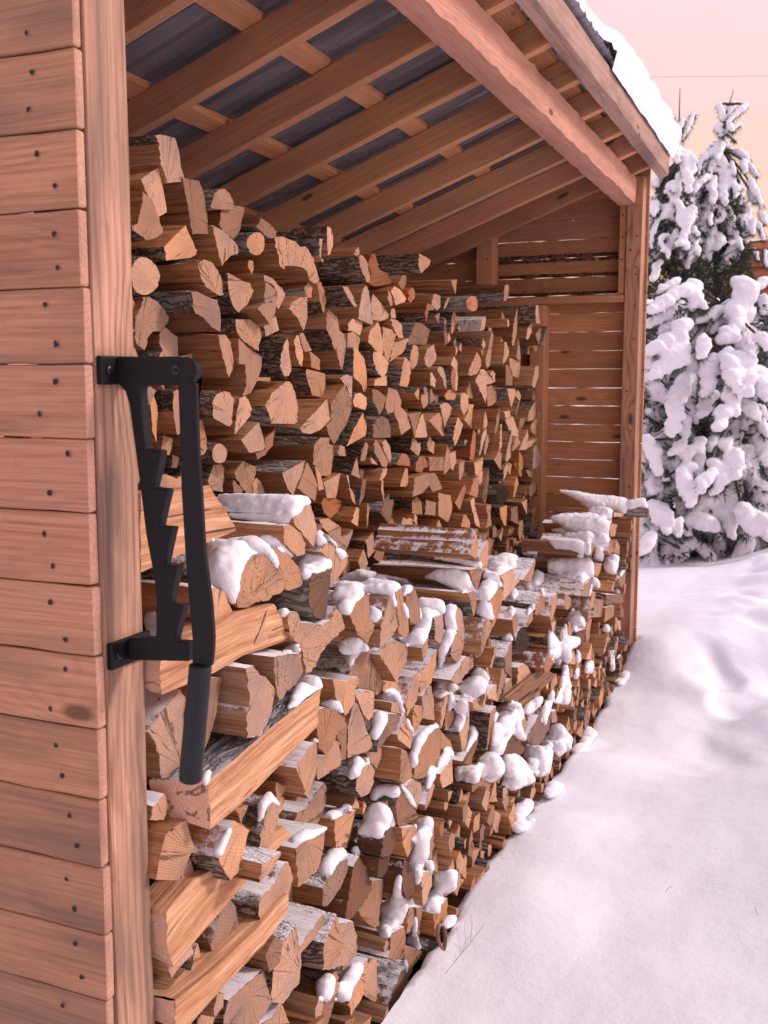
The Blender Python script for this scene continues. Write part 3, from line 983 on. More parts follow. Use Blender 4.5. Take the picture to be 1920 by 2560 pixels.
FRONT = """T 660 1080 4.484
n 330,930 510,790 550,900 590,1080 605,1230 545,1285 440,1150 350,1040
n 225,1240 235,1050 300,1040b 400,1130b 460,1250 450,1360 370,1395
T 360 1200 4.484
s 1070,1435 1045,1250b 1075,1060b 1130,940b 1200,850b 1290,825b 1380,860b 1450,960b 1510,1060b 1550,1200 1500,1270 1430,1290 1380,1350 1250,1370 1180,1430
n 1430,745 1540,770b 1640,860b 1745,1000b 1779,1188 1614,1240 1550,1210 1510,1060 1450,950
n 735,1230 800,1195b 890,1250b 955,1380 1010,1500 870,1610 790,1665 700,1500
T 360 1510 4.484
n 1140,720 1240,690 1310,800 1370,815 1430,880 1490,980 1440,1190 1385,1350 1290,1475 1140,1500 1140,1250 1180,1160 1170,900
s 1420,590 1640,560 1775,560 1790,790 1720,900 1600,970 1520,1090 1480,980 1460,830
n 410,955 465,1080 440,1400 400,1960 235,2055 190,1900 130,1540 60,1440 200,1200
n 720,830 875,820 840,1050 780,1380 690,1670 640,1650 700,1200
T 360 1820 4.484
n 445,1040 470,1090 515,1290 520,1440 560,1570 540,1790 470,1990 390,2190 378,2070 410,1740 425,1400
n 970,1110 1010,1040 1090,1080 1160,1140 1125,1330 1095,1440 1050,1630 985,1715b 890,1570b 855,1460 900,1380
n 1390,880b 1440,790b 1520,870 1505,1000 1440,1260 1330,1440 1290,1455b 1310,1200b 1350,1050b
n 60,1030 100,880 240,740 290,880 210,1030
T 360 2130 4.484
n 1285,340 1320,130b 1550,0 1500,100 1400,230 1300,335b
n 980,530b 1040,640 1050,760 1085,850 1020,950 830,1255 745,1080 780,940 840,750 900,600
n 1560,140 1630,110 1680,300 1620,450 1540,600 1420,720 1310,820b 1265,700b 1270,590b 1310,480 1390,420 1500,290
n 510,1435b 540,1250 620,1030 640,1200 650,1340 620,1500 500,1560b
T 300 1860 2.074
n 830,1050b 912,935 925,1040 935,1150 920,1240 850,1345 785,1340b 800,1200b
n 540,1440 560,1330 640,1260 740,1170 770,1280 790,1330 720,1452 540,1452
n 780,1420 840,1340 890,1452 700,1452
n 1110,390 1225,340 1180,500 1120,540 1110,470
n 930,1100 935,1050 1050,870 1060,940
n 1140,930 1215,920 1225,1060 1170,1140 1075,1170 1130,1060
n 1180,1330 1280,1110 1270,1290 1200,1410
n 1245,1290 1290,1120 1330,1110 1335,1350
g 1380,1390 1420,1260 1490,1130 1500,1200 1460,1300 1390,1400
T 720 1300 4.484
n 400,360 450,235 550,330 655,390 640,500 590,600 480,725 480,600 470,450
g 245,600 480,530 485,650 455,830 425,1110 370,1115b 290,1070b 240,950b 225,800b
s 10,1030 110,1030 150,1150 300,1160 400,1180 480,1120 530,970 590,1050b 640,1215 540,1300 420,1410 365,1500 300,1640 200,1730 180,1600 140,1440 30,1280 5,1150
g 690,1070 760,900 850,825 915,850 905,1120 850,1330 780,1290
n 850,1330 910,1110 980,1185 890,1380
n 1030,1435 1050,1150 1120,850b 1180,920b 1220,1030b 1235,1190 1190,1280 1100,1380 1010,1465
n 1200,800b 1270,750 1290,850 1295,950 1310,970 1365,1120 1360,1250 1320,1325 1230,1270 1240,1180 1210,980
n 1310,850 1390,760 1440,790 1490,1080 1440,1170 1370,1150 1360,1080 1330,960
T 900 1200 2.074
n 568,385 605,252 612,330 605,412
n 615,400 660,310 668,330 660,440 630,470
w 1160,560b 1200,505b 1200,560 1175,605 1150,600
T 720 1600 4.484
n 660,460b 700,330b 760,210b 840,120b 890,110b 920,160 915,340 800,400 700,440
n 510,440 650,470 790,410 800,480 750,560 740,690 700,780 640,850 560,740 520,590
n 800,400 915,340 920,200 960,290 975,420 965,560 900,560 870,540 790,550
n 960,300 1000,330 1045,430 1040,570 1010,620 970,600
n 1015,165 1130,20b 1230,10b 1355,60 1340,200 1290,310 1205,470 1150,370 1080,260
n 1500,90 1565,-60 1545,150 1520,245
n 1050,480 1160,460 1240,430 1240,560 1220,600 1050,570
n 1310,720 1400,420 1460,350b 1485,470 1460,640 1400,740 1320,850
n 1480,420 1560,280 1650,100 1650,250 1600,480 1500,590
n 1500,630 1570,500 1610,520 1640,700 1640,900 1500,880
g 305,840b 350,780b 430,760b 520,790b 620,870b 640,960 530,1050 520,1110 430,1290 350,1200 340,1020
n 520,1110 560,1150 595,1330 580,1400 460,1490 330,1570 330,1300 430,1290
n 660,1320 680,920 740,690 790,730 880,1000 960,1200 860,1260
g 545,1060 660,930 660,1000 640,1340 600,1340 590,1200
n 760,600b 870,570 965,580 950,850 900,900 840,830b
n 1155,700 1220,700 1260,820 1150,810
g 1110,830 1250,830 1255,900 1200,1000 1110,1100 1000,1260 1010,1130 1060,960
n 1230,1060 1310,840 1400,1080 1370,1220 1230,1110
n 1400,820 1420,740 1520,735 1490,900 1420,1100 1400,1000
n 870,1250 1050,1210 1050,1300 990,1435 930,1380
n 75,1435 230,1200 300,1150 340,1160 330,1435 280,1600 220,1780 130,1560
T 720 1900 4.484
n 770,330b 780,200b 820,100b 860,50b 930,60b 965,130 950,270 900,380 830,420b
n 60,800 110,590 200,550 280,400 380,250b 415,300b 405,480b 370,620b 330,730 200,770
g 530,670 770,540 770,650 740,740 660,980 620,1000 545,950 520,800
n 80,990 435,750 430,860 390,1060 350,1200 200,1350 85,1420 80,1200
g 1200,520 1235,250 1300,330 1440,570 1465,640 1290,740 1250,760 1220,650
n 1300,290 1385,210 1500,260 1500,400 1445,590 1440,530 1360,400
n 1250,230 1270,-130 1330,-95 1380,40 1390,190 1290,270b
d 1040,1080 1060,900 1090,790 1140,740b 1195,800 1200,960 1180,1050 1100,1090
d 990,1310 1000,1100 1080,1090 1170,1060 1150,1180 1060,1320
n 1280,760 1440,740 1400,960 1340,1090 1300,980
n 1530,500 1570,400 1640,200 1640,290 1600,450 1545,570
n 1580,900 1630,830 1630,950 1600,1120 1570,1100
d 1275,1250 1300,1110 1370,1170 1430,1350 1420,1480 1330,1560 1280,1460
s 395,1640 400,1440b 480,1280b 570,1140b 650,1100 665,1200 620,1340 540,1520 450,1640
T 820 2180 4.484
d 195,580 230,300 260,80 280,-60 340,-180b 420,-60b 490,180 470,230 400,330 340,420 270,520
n 350,440 480,160 490,100 620,85 600,330 570,430 575,590 530,630 450,580 360,480
n 230,560 270,560 330,740 330,880 290,950 160,1110 210,900
n -60,1100b -40,800b 100,470 130,640 200,830 130,930 0,1080
g 690,700 850,610 870,700 860,970 760,990 660,960 690,880
n 885,690 900,400 960,400 960,560 930,660
g 980,400 1060,390 1040,560 1030,720 990,660
n 1200,470 1330,290 1330,480 1260,580 1220,730 1195,720
n 1430,400 1475,410 1470,540 1420,530
n 870,820 1040,880 1030,930 980,1010 940,1070 900,1200 870,1000
g 700,1320 850,1030 890,1020 880,1160 910,1190 870,1280 780,1435 700,1420
n 430,1350 465,970 540,940 555,1435 460,1420
n 240,1435 350,1180 430,1050 435,1090 350,1430
n 1040,0 1170,0 1170,150 1100,330 1060,380 1050,250
T 1060 1640 4.484
n -90,1385b -90,1210b -40,1000b 20,900b 100,820b 150,800b 185,860 180,1050 130,1270 20,1360
n 190,820 190,640 230,450 270,420 250,560 210,800
n 235,830b 240,700b 260,620b 310,580b 340,640 320,750 260,830
n 380,850 450,720 500,640 500,900 460,1060 430,1060 400,900
n 180,930 220,870b 290,950b 330,1080 320,1120 190,1030
n 170,1320 320,1150 330,1420 200,1480 180,1400
g 440,1150 600,900 610,950 530,1220 500,1230 420,1180
n 700,1060b 740,640 800,560 810,640 760,800 720,1050
d 870,1110 980,870 1080,940 1120,1030 1090,1100
g 1150,930 1280,660 1350,780 1430,600 1440,640 1400,830 1290,1005 1180,970
n 550,520 590,470 630,600 610,615 560,590
n 640,620 700,330 725,310 710,440 670,610
n 720,430 790,330 810,320 805,500 720,470
n 820,510 870,140 915,210 900,300 840,500
n 870,520 910,300 980,250 990,360 940,460
n 1040,380 1050,130 1110,80b 1170,120b 1200,190 1100,300
n 300,270 470,0 550,30 550,120 460,210 400,310 350,310
n 680,120 720,140 740,260 700,170
n 1480,600 1490,740 1430,750 1430,650
T 1060 1380 4.484
g 515,200 645,170 650,220 600,430 540,330
n 490,460 550,440 600,510 580,620 560,720 520,560
n 610,1190 640,970 690,740 740,760 775,830 700,1000
n 735,550 820,390b 870,420b 880,500 850,660 780,850 760,700
n 885,550 890,330 840,260 1010,175 1010,290 1050,300 1085,230 1080,300 960,470
n 1095,310 1180,210b 1255,80 1240,240 1205,350
n 330,750 370,610 420,650 450,860 455,1040 390,920 340,830
n 290,1130b 330,940 380,900 450,1050 380,1250 310,1180b
n 110,740b 200,700 230,820 190,1030 130,980b
n 0,1180 60,830 30,1100
n 985,760 1020,680 1055,770 1050,860 1010,950
n 1135,840 1170,710 1230,650 1240,740 1190,800
n 1250,690b 1250,590b 1300,480b 1350,480 1360,650 1280,690
n 1405,720 1450,500 1490,460 1490,570 1430,790
n 1560,600 1590,470 1650,520 1640,620 1600,650
K 1100,990,100,140
n 740,1290 790,1080 820,1060 800,1150 760,1300
g 880,1180b 990,1010 990,1200 980,1330 1000,1420 900,1330b
r 1350,1300 1380,1130 1450,1230 1400,1340 1370,1350
T 1370 1220 6.144
n 975,370 1195,400 1190,440 980,440
P 1530,310b 1555,330 1560,450 1530,450b
n 650,860 725,860 700,960 650,1060
n 690,1150 830,1160 800,1300 760,1370 700,1320
n 930,600 960,540 1060,560 1050,640 1030,740 970,750
n 900,960 960,760 1005,960 950,1040
n 1010,990 1060,790 1100,900 1090,1020
n 1030,1420 1080,1160 1060,1430
n 1080,1390 1190,1260 1190,1400 1140,1540 1110,1500
n 975,1580 1000,1450 1030,1440 1000,1590
T 1370 1480 6.144
g 880,190 900,40 1160,40 1160,160 950,200
n 630,290 680,0 730,0 700,200 640,290
n 680,390 740,100 860,130 820,380
n 870,470 880,240 1020,210 1010,370
n 1110,380 1110,180 1160,280 1160,390
n 1050,440 1110,440 1130,710 1090,670
n 850,960 910,650 930,700 890,880
n 1040,960 1060,700 1090,680 1070,860
n 570,600 600,430 640,560 640,700 600,840
n 600,1035 660,780 660,1040
n 680,1290 700,1110 740,1240 740,1330
n 770,1340 780,1180 810,1160 800,1340
d 450,620 555,560 540,760 480,850
g 300,700 310,440 350,480 370,640
n 610,310 670,400 650,600 620,500
n 340,1110 370,900 410,900 420,1110
n 430,1720 485,1330 485,1600 460,1760
"""
SNOW = """T 360 1200 4.484
680,750 760,740 750,660 920,690 1180,640 1280,660 1400,750 1480,870 1505,960 1490,990 1380,850 1290,820 1180,840 1100,960 1060,1100 1040,1250 1010,1380 960,1370 900,1240 800,1190 730,1220 710,1040
1290,650 1390,625 1500,680 1610,790 1720,880 1690,905 1600,830 1480,760 1420,740
T 660 1080 4.484
-525,710 0,715 480,725 520,795 430,830 380,910 310,945 180,930 -150,900 -400,830 -460,790
-400,910 -100,930 200,935 270,980 270,1020 200,1015 0,1000 -150,980 -390,940
590,1100 720,1150 800,1250 830,1310 920,1360 900,1400 860,1425 790,1300 730,1220 610,1270
T 720 1300 4.484
90,470 200,380 400,400 475,470 480,535 350,580 240,600 210,660 165,650 130,540
500,890 560,700 780,705 870,770 915,850 860,825 800,870 760,905
560,960 650,900 750,910 690,1060 600,1050
580,660 800,560 1000,600 1240,640 1280,740 1200,800 1140,820 1000,820 900,800 840,720 700,700 600,690
1200,640 1330,660 1430,770 1400,760 1300,850 1290,750
1140,830 1190,850 1215,980 1190,970
1280,890 1330,1000 1355,1080 1330,1120 1290,980
920,980 960,980 1050,1060 980,1150 910,1100
1460,880 1720,900 1755,1000 1740,1050 1605,1090 1590,1200 1510,1400 1370,1390 1340,1330 1480,1130
580,1360 700,1310 800,1320 900,1430 925,1500 830,1450 740,1560 690,1650 600,1480 570,1420
1240,1300 1290,1300 1355,1400 1340,1420 1250,1330
30,1410 100,1380 140,1480 0,1490
T 720 1600 4.484
0,760 60,600 150,430 250,405 340,420 380,540 330,560 200,640 100,740 0,780
330,720 500,665 570,700 620,820 540,780 450,740
980,640 1080,570 1160,545 1230,590 1270,690 1310,800 1270,870 1250,740 1200,680 1080,690
950,830 1030,810 1110,830 1090,930 1040,1020 980,1130 920,1070 960,980
1330,870 1380,970 1415,1040 1390,1060 1330,930
1440,1090 1540,1000 1659,930 1680,970 1560,1040 1540,1110 1480,1200 1440,1300 1450,1390 1390,1435 1370,1300
250,1120 310,1100 340,1140 260,1140
670,1360 780,1310 890,1310 915,1390 830,1410 780,1530 700,1560 680,1500 720,1430
T 720 1900 4.484
30,900 180,790 330,790 430,740 440,770 330,840 150,920 70,930
390,630 520,560 650,490 735,540 560,640 500,670
350,1250 380,1130 450,1040 560,980 640,1020 655,1080 590,1110 520,1190 470,1280 400,1290
720,990 780,970 810,1050 770,1080 730,1060
780,780 850,740 860,610 930,510 1020,490 1120,540 1180,640 1195,740 1130,740 1080,790 1040,870 1000,870 920,830 800,830
920,350 1010,285 1100,290 1230,300 1250,390 1200,410 1080,380 980,450 930,430
1240,250 1300,300 1390,420 1445,560 1360,470 1300,350
1375,720 1470,680 1560,640 1620,680 1620,800 1570,900 1570,1060 1500,1190 1490,1300 1460,1400 1430,1380 1420,1260 1370,1150 1370,1090 1440,940 1380,890 1470,790
1540,1140 1600,1120 1630,1180 1610,1270 1570,1250
1580,80 1640,70 1650,180 1570,320 1545,340 1560,150
T 360 1820 4.484
1300,980 1290,830 1390,730 1450,760 1520,860 1490,860 1430,800 1370,880 1330,1010 1270,1060
670,620 690,500 730,480 735,520 700,640
800,1400 880,1230 960,1120 970,1140 900,1330 850,1435
T 820 2180 4.484
590,620 590,400 730,260 770,60 820,20 810,250 870,300 885,400 830,560 760,600 690,650 690,730 590,710
890,340 940,285 970,390 900,390
960,470 995,560 990,660 1010,780 1045,850 1010,880 950,820 880,800 880,750 950,700
1090,440 1100,330 1180,150 1210,0 1440,-20 1430,190 1350,220 1250,330 1250,470 1190,450
60,1435 130,1250 250,1060 350,1020 390,1060 380,1100 280,1280 230,1435
0,1140 70,1190 50,1350 0,1435 -100,1435 -130,1240
840,1000 880,980 890,1100 880,1180 860,1060
T 1060 1640 4.484
100,370 160,290 240,300 270,400 200,470 110,440
260,320 320,300 400,360 320,390 330,520 260,650 270,500
350,560 430,490 490,530 490,650 460,700 400,850 340,790
510,790 560,790 605,880 520,1010 450,1120 500,960
430,470 420,330 500,250 600,115 680,150 730,260 700,320 660,420 570,470
780,700 830,560 980,505 1080,540 1120,690 1080,720 1090,800 1150,950 1080,930 980,880 920,960 910,1020 860,1110 740,1060 770,880
600,1170 700,1080 800,1080 870,1160 900,1290 830,1370 760,1420 640,1360 600,1220
880,1130 1040,1100 1130,1180 1250,1400 1000,1500 860,1450 900,1300
1150,970 1280,1010 1430,1040 1440,1100 1400,1320 1270,1360 1150,1200 1100,1100
1120,580 1220,480 1330,450 1320,520 1200,650 1130,640
1300,650 1380,480 1440,370 1460,420 1420,560 1360,770 1310,730
1310,960 1450,770 1540,770 1659,920 1640,1050 1560,1080 1510,1140 1470,1070 1320,1000
150,1180 180,1060 280,1020 325,1080 310,1130 220,1200 150,1290
40,1400 60,1240 110,1240 130,1310 80,1410
350,1260 500,1230 600,1240 630,1330 600,1420 480,1400 420,1370 360,1420
1450,520 1540,440 1560,110 1610,110 1620,280 1650,400 1620,540
0,890 60,800 140,750 175,800 100,820 30,890 -40,1000 -60,960
T 1060 1380 4.484
0,60 200,50 400,80 640,120 650,180 580,170 400,120 200,80
0,290 150,200 350,190 480,230 520,330 600,450 600,500 520,430 430,470 330,400 150,310
240,600 370,590 330,720 360,850 310,1000 240,1130 200,1290 160,1310 170,1080 250,900
590,690 600,600 680,550 740,590 775,740 760,760 680,730
620,420 660,330 660,200 830,250 880,400 820,390 730,540 620,530
720,100 900,10 1070,50 1020,80 1020,170 840,260 730,200
1080,0 1270,0 1260,80 1130,40
1100,330 1210,350 1260,190 1340,250 1330,340 1170,450 1140,390
940,480 1020,400 1050,480 1000,540
930,660 980,600 1020,650 990,730
1150,650 1230,570 1240,630 1160,720
1280,430 1330,400 1360,540 1340,500
870,980 950,900 995,970 980,1000
T 1370 1220 6.144
0,1100 300,1060 500,1020 640,1060 690,1170 700,1340 600,1400 520,1470 400,1430 200,1360 0,1290
0,800 200,780 450,790 560,850 560,960 530,1000 350,940 100,920
0,640 250,600 600,540 700,700 730,860 650,860 640,1040 570,1000 580,880 500,800
20,450 250,390 600,380 850,420 980,500 930,560 920,860 740,850 720,720 600,700 400,690 200,560
100,20 450,60 700,110 1000,130 1190,160 1210,200 1195,390 980,370 970,520 900,440 650,370 500,210 300,100
1215,200 1480,150 1530,310 1380,300 1220,320
690,1080 760,900 820,920 855,1040 830,1140 720,1140
850,1180 900,1080 1010,1010 1090,1060 1070,1180 1030,1330 900,1300
1080,1260 1190,1250 1100,1390
990,1580 1060,1540 1130,1630
690,1360 760,1400 800,1500 770,1560 730,1490 700,1480 640,1660 600,1710
T 1370 1480 6.144
370,250 470,290 560,440 555,550 450,550 430,620 380,600 340,440 290,420
280,430 290,680 480,700 490,780 420,850 340,870 360,1000 290,1130 200,1000 220,600
0,560 200,780 220,960 170,1140 110,1120 0,960
430,870 490,930 500,1050 450,1110 420,1020
220,1150 300,1180 320,1330 350,1450 330,1700 100,1700 200,1450
420,1200 480,1140 460,1300 430,1350 390,1310
810,590 880,490 950,540 940,620
940,900 1010,900 1020,1200 960,1220
1050,1000 1110,940 1130,960 1050,1050
570,1050 690,1060 700,1130 670,1250 560,1240
740,1140 810,1130 800,1170
T 360 1510 4.484
1500,60 1590,55 1620,80 1560,160 1530,120
1540,540 1620,465 1700,500 1740,545 1600,550
10,170 60,100 130,90 130,350 60,370
"""
SPR = """T 1580 200 4.88
40 1055,290 1100,400 1120,490;42 1240,270 1190,400 1140,500;40 1390,290 1290,390 1190,490;38 1320,540 1220,580 1150,640;45 1030,600 1110,650;38 1200,570;40 1100,720 1140,790;26 1240,720
50 1030,820 940,900 860,960;52 1000,880 1000,1000 1040,1060;35 940,960 900,1100 890,1160;40 1050,900 960,1050 950,1180;32 830,1000 815,1150
46 1240,850 1380,930 1450,1060 1530,1170;45 1200,960 1130,1040 1150,1180 1170,1290;32 1220,1000 1260,1150;42 1370,980 1370,1120
50 1020,1080 1120,1160 1160,1280;52 840,1240 780,1300;48 960,1280 850,1360 810,1430;60 1080,1250 1100,1400 1130,1500;55 980,1300 1000,1450;62 930,1460 920,1620;56 1090,1480 1090,1600 1080,1720
60 1160,1560 1200,1700 1210,1830 1250,2000;36 960,1640 950,1780;32 1020,1700 1010,1850;40 1330,1280 1270,1340 1260,1430;46 1420,1200 1480,1300 1550,1450 1580,1540;32 1330,1400 1310,1520
50 1400,1580 1430,1700;36 1450,1370 1480,1450;42 1560,1600 1640,1750;34 1480,1700 1470,1880;32 1540,1750 1620,1950;38 1380,1850 1400,1980
T 1580 600 4.88
40 1090,220 1170,300;30 1500,100 1540,250;28 1620,120 1640,330
"""
SPL_TXT = """T 1580 200 4.88
28 460,390 500,550 550,680;28 620,470 590,600 570,680;32 760,410 680,580 600,730;25 400,470 450,560;32 500,620 540,720
45 550,800 540,900 560,1000;60 640,950 640,1080;50 740,960 740,1080;56 700,1180 680,1320;36 560,1200 580,1400;40 500,1280;46 290,1250;42 270,1400 380,1500;50 260,1580
60 560,1450 480,1560 380,1680;46 580,1530 640,1640;34 570,1620 590,1780;56 730,1560 700,1720 640,1880 560,2000;40 500,1740 470,1920;36 310,1700 250,1900 230,2049;40 340,1960 380,2049;58 640,1960;36 780,1850
T 1580 600 4.88
45 350,30 340,130;45 580,60 570,180;50 300,330 280,430;36 650,290;28 450,120 430,220
"""
PINE = """T 1580 600 4.88
50 540,500 450,580 330,620;70 680,580 560,640 400,740 230,850;60 720,620 780,760;45 760,700 900,830;60 480,860 300,960 180,1040
95 640,980 600,1150 420,1260 240,1340;95 660,1280 560,1420 380,1560 260,1620;95 590,1700 560,1850 520,2000
50 1120,830 960,920 810,1000;105 1400,640 1330,780 1250,900;92 1340,1000 1200,1100 1100,1230;50 1640,470 1500,580 1400,620;68 1460,1100 1440,1280 1470,1480;55 1590,1220;60 1620,680 1600,880;45 1040,1010 980,1080;58 860,1180 900,1260 850,1420
80 930,1530 900,1640 920,1780;60 1000,1560 1100,1530;90 1250,1560 1220,1680;98 1400,1600 1370,1720;80 1560,1700 1600,1800;75 1280,1820 1230,1950;58 1140,1430 1200,1480;58 930,1960;70 180,1480 160,1620;58 1620,1640
T 1580 980 4.88
70 520,80 520,250 510,420 490,520;46 660,300 660,420 640,560;64 930,80 880,220;70 1060,280 1060,380;70 1250,60 1220,160;68 1460,220;60 1250,450 1200,530;50 1600,450
68 150,560 230,700 300,850 330,980;50 560,680 500,720;58 660,780;68 800,700 820,900;40 980,600 940,660;50 1120,640 1180,700;72 1010,820 1080,950 1070,1100 1030,1230;64 1260,700 1290,880 1270,1050;68 870,1080;68 1600,600 1620,800;66 640,1020 620,1160;62 700,1280;72 1180,1290;78 1560,1180;58 230,1160 280,1200;26 380,1060 450,1070
78 260,1420 400,1560 440,1700;45 560,1600 560,1720;40 660,1700;82 700,1540 900,1560 1000,1660;85 1060,1480 1200,1560;85 1400,1500 1400,1600 1480,1640;68 1600,1580 1640,1720;50 1200,1620 1180,1740;58 200,1800 150,1920;36 1350,1780
"""

# ================================================================== firewood
XB, XF = -0.47, 0.0
def parse(txt):
    out, o = [], (0, 0, 1)
    for ln in txt.strip().split('\n'):
        p = ln.split()
        if p[0] == 'T':
            o = (float(p[1]), float(p[2]), float(p[3]))
            continue
        kind, pts, bk = p[0], [], []
        if kind in 'oRK':
            cx, cy, rx, ry = [float(q) for q in p[1].split(',')]
            for k in range(18):
                a = 2 * math.pi * k / 18
                w = 1 + .035 * math.sin(3 * a + cx) + .03 * math.sin(2 * a + cy)
                pts.append((o[0] + (cx + rx * w * math.cos(a)) / o[2], o[1] + (cy + ry * w * math.sin(a)) / o[2]))
                bk.append(True)
            kind = {'o': 'n', 'R': 'r', 'K': 'k'}[kind]
        else:
            for q in p[1:]:
                bk.append(q.endswith('b'))
                x, y = q.rstrip('b').split(',')
                pts.append((o[0] + float(x) / o[2], o[1] + float(y) / o[2]))
        out.append((kind, pts, bk))
    return out

def inside(poly, Y, Z):
    """vectorised even-odd test"""
    r = np.zeros(Y.shape, bool)
    n = len(poly)
    for i in range(n):
        (y0, z0), (y1, z1) = poly[i], poly[(i + 1) % n]
        c = (z0 > Z) != (z1 > Z)
        with np.errstate(divide='ignore', invalid='ignore'):
            r ^= c & (Y < (y1 - y0) * (Z - z0) / (z1 - z0 + 1e-12) + y0)
    return r

CELL = .005
class Grid:
    """which part of the face of a stack is taken, seen along the logs"""
    def __init__(s):
        s.g = np.zeros((900, 460), bool)            # y 0..4.5, z -.2..2.1
    def cells(s, poly):
        P = np.array(poly)
        i0, j0 = np.floor((P.min(0) - (0, -.2)) / CELL).astype(int)
        i1, j1 = np.ceil((P.max(0) - (0, -.2)) / CELL).astype(int)
        i0, j0, i1, j1 = max(i0, 0), max(j0, 0), min(i1, 899), min(j1, 459)
        if i1 <= i0 or j1 <= j0:
            return np.zeros(0, int), np.zeros(0, int)
        I, J = np.mgrid[i0:i1 + 1, j0:j1 + 1]
        m = inside(poly, (I + .5) * CELL, (J + .5) * CELL - .2)
        return I[m], J[m]

STUB = {}
def solve(logs, X0, lo, hi):
    """how far each end stands proud of the face: far enough that the log touches its neighbour, never into it"""
    gr = Grid()
    for d in logs:
        uv = d['uv']
        d['c'] = np.mean([onx(u, v, X0) for u, v in uv], 0)
    for d in sorted(logs, key=lambda d: d['c'][1]):
        best = None
        if d['kind'] == 'P':
            cand = [.10]
        else:
            cand = np.arange(lo, hi + .001, .01)
        for p in cand:
            poly = [tuple(onx(u, v, X0 + p)[1:]) for u, v in d['uv']]
            I, J = gr.cells(poly)
            if len(I) == 0:
                cost, ov = 9, 0
            else:
                ov = gr.g[I, J].mean()
                i0, j = I.min(), np.unique(J)
                back = gr.g[max(0, i0 - 24):i0 + 1][:, j]
                gap = 0 if back.shape[0] == 0 else np.where(back.any(0), back[::-1].argmax(0), 24).mean() / 24
                cost = 6 * ov + .55 * gap + (p / .09) ** 2 * .35
            if best is None or cost < best[0]:
                best = (cost, p, poly, I, J)
        _, d['p'], d['poly'], I, J = best
        d['I'], d['J'] = I, J
        gr.g[I, J] = True
    return gr

TONES = {'n': (1, 1, 1), 'g': (.62, .60, .63), 's': (.98, .95, .90), 'r': (.80, .56, .45), 'd': (.33, .30, .31), 'k': (.35, .27, .23), 'w': (1, 1, 1), 'P': (.8, .75, .7)}
ALLV, ALLF, ALLID = [], [], []
def resample(poly, bk, step, nmin):
    n = len(poly)
    P = np.array(poly)
    L = np.linalg.norm(np.roll(P, -1, 0) - P, axis=1)
    step = min(step, L.sum() / nmin)
    pts, fl = [], []
    for i in range(n):
        k = max(1, int(round(L[i] / step)))
        for j in range(k):
            pts.append(P[i] + (P[(i + 1) % n] - P[i]) * j / k)
            fl.append(bk[i])
    return np.array(pts), fl

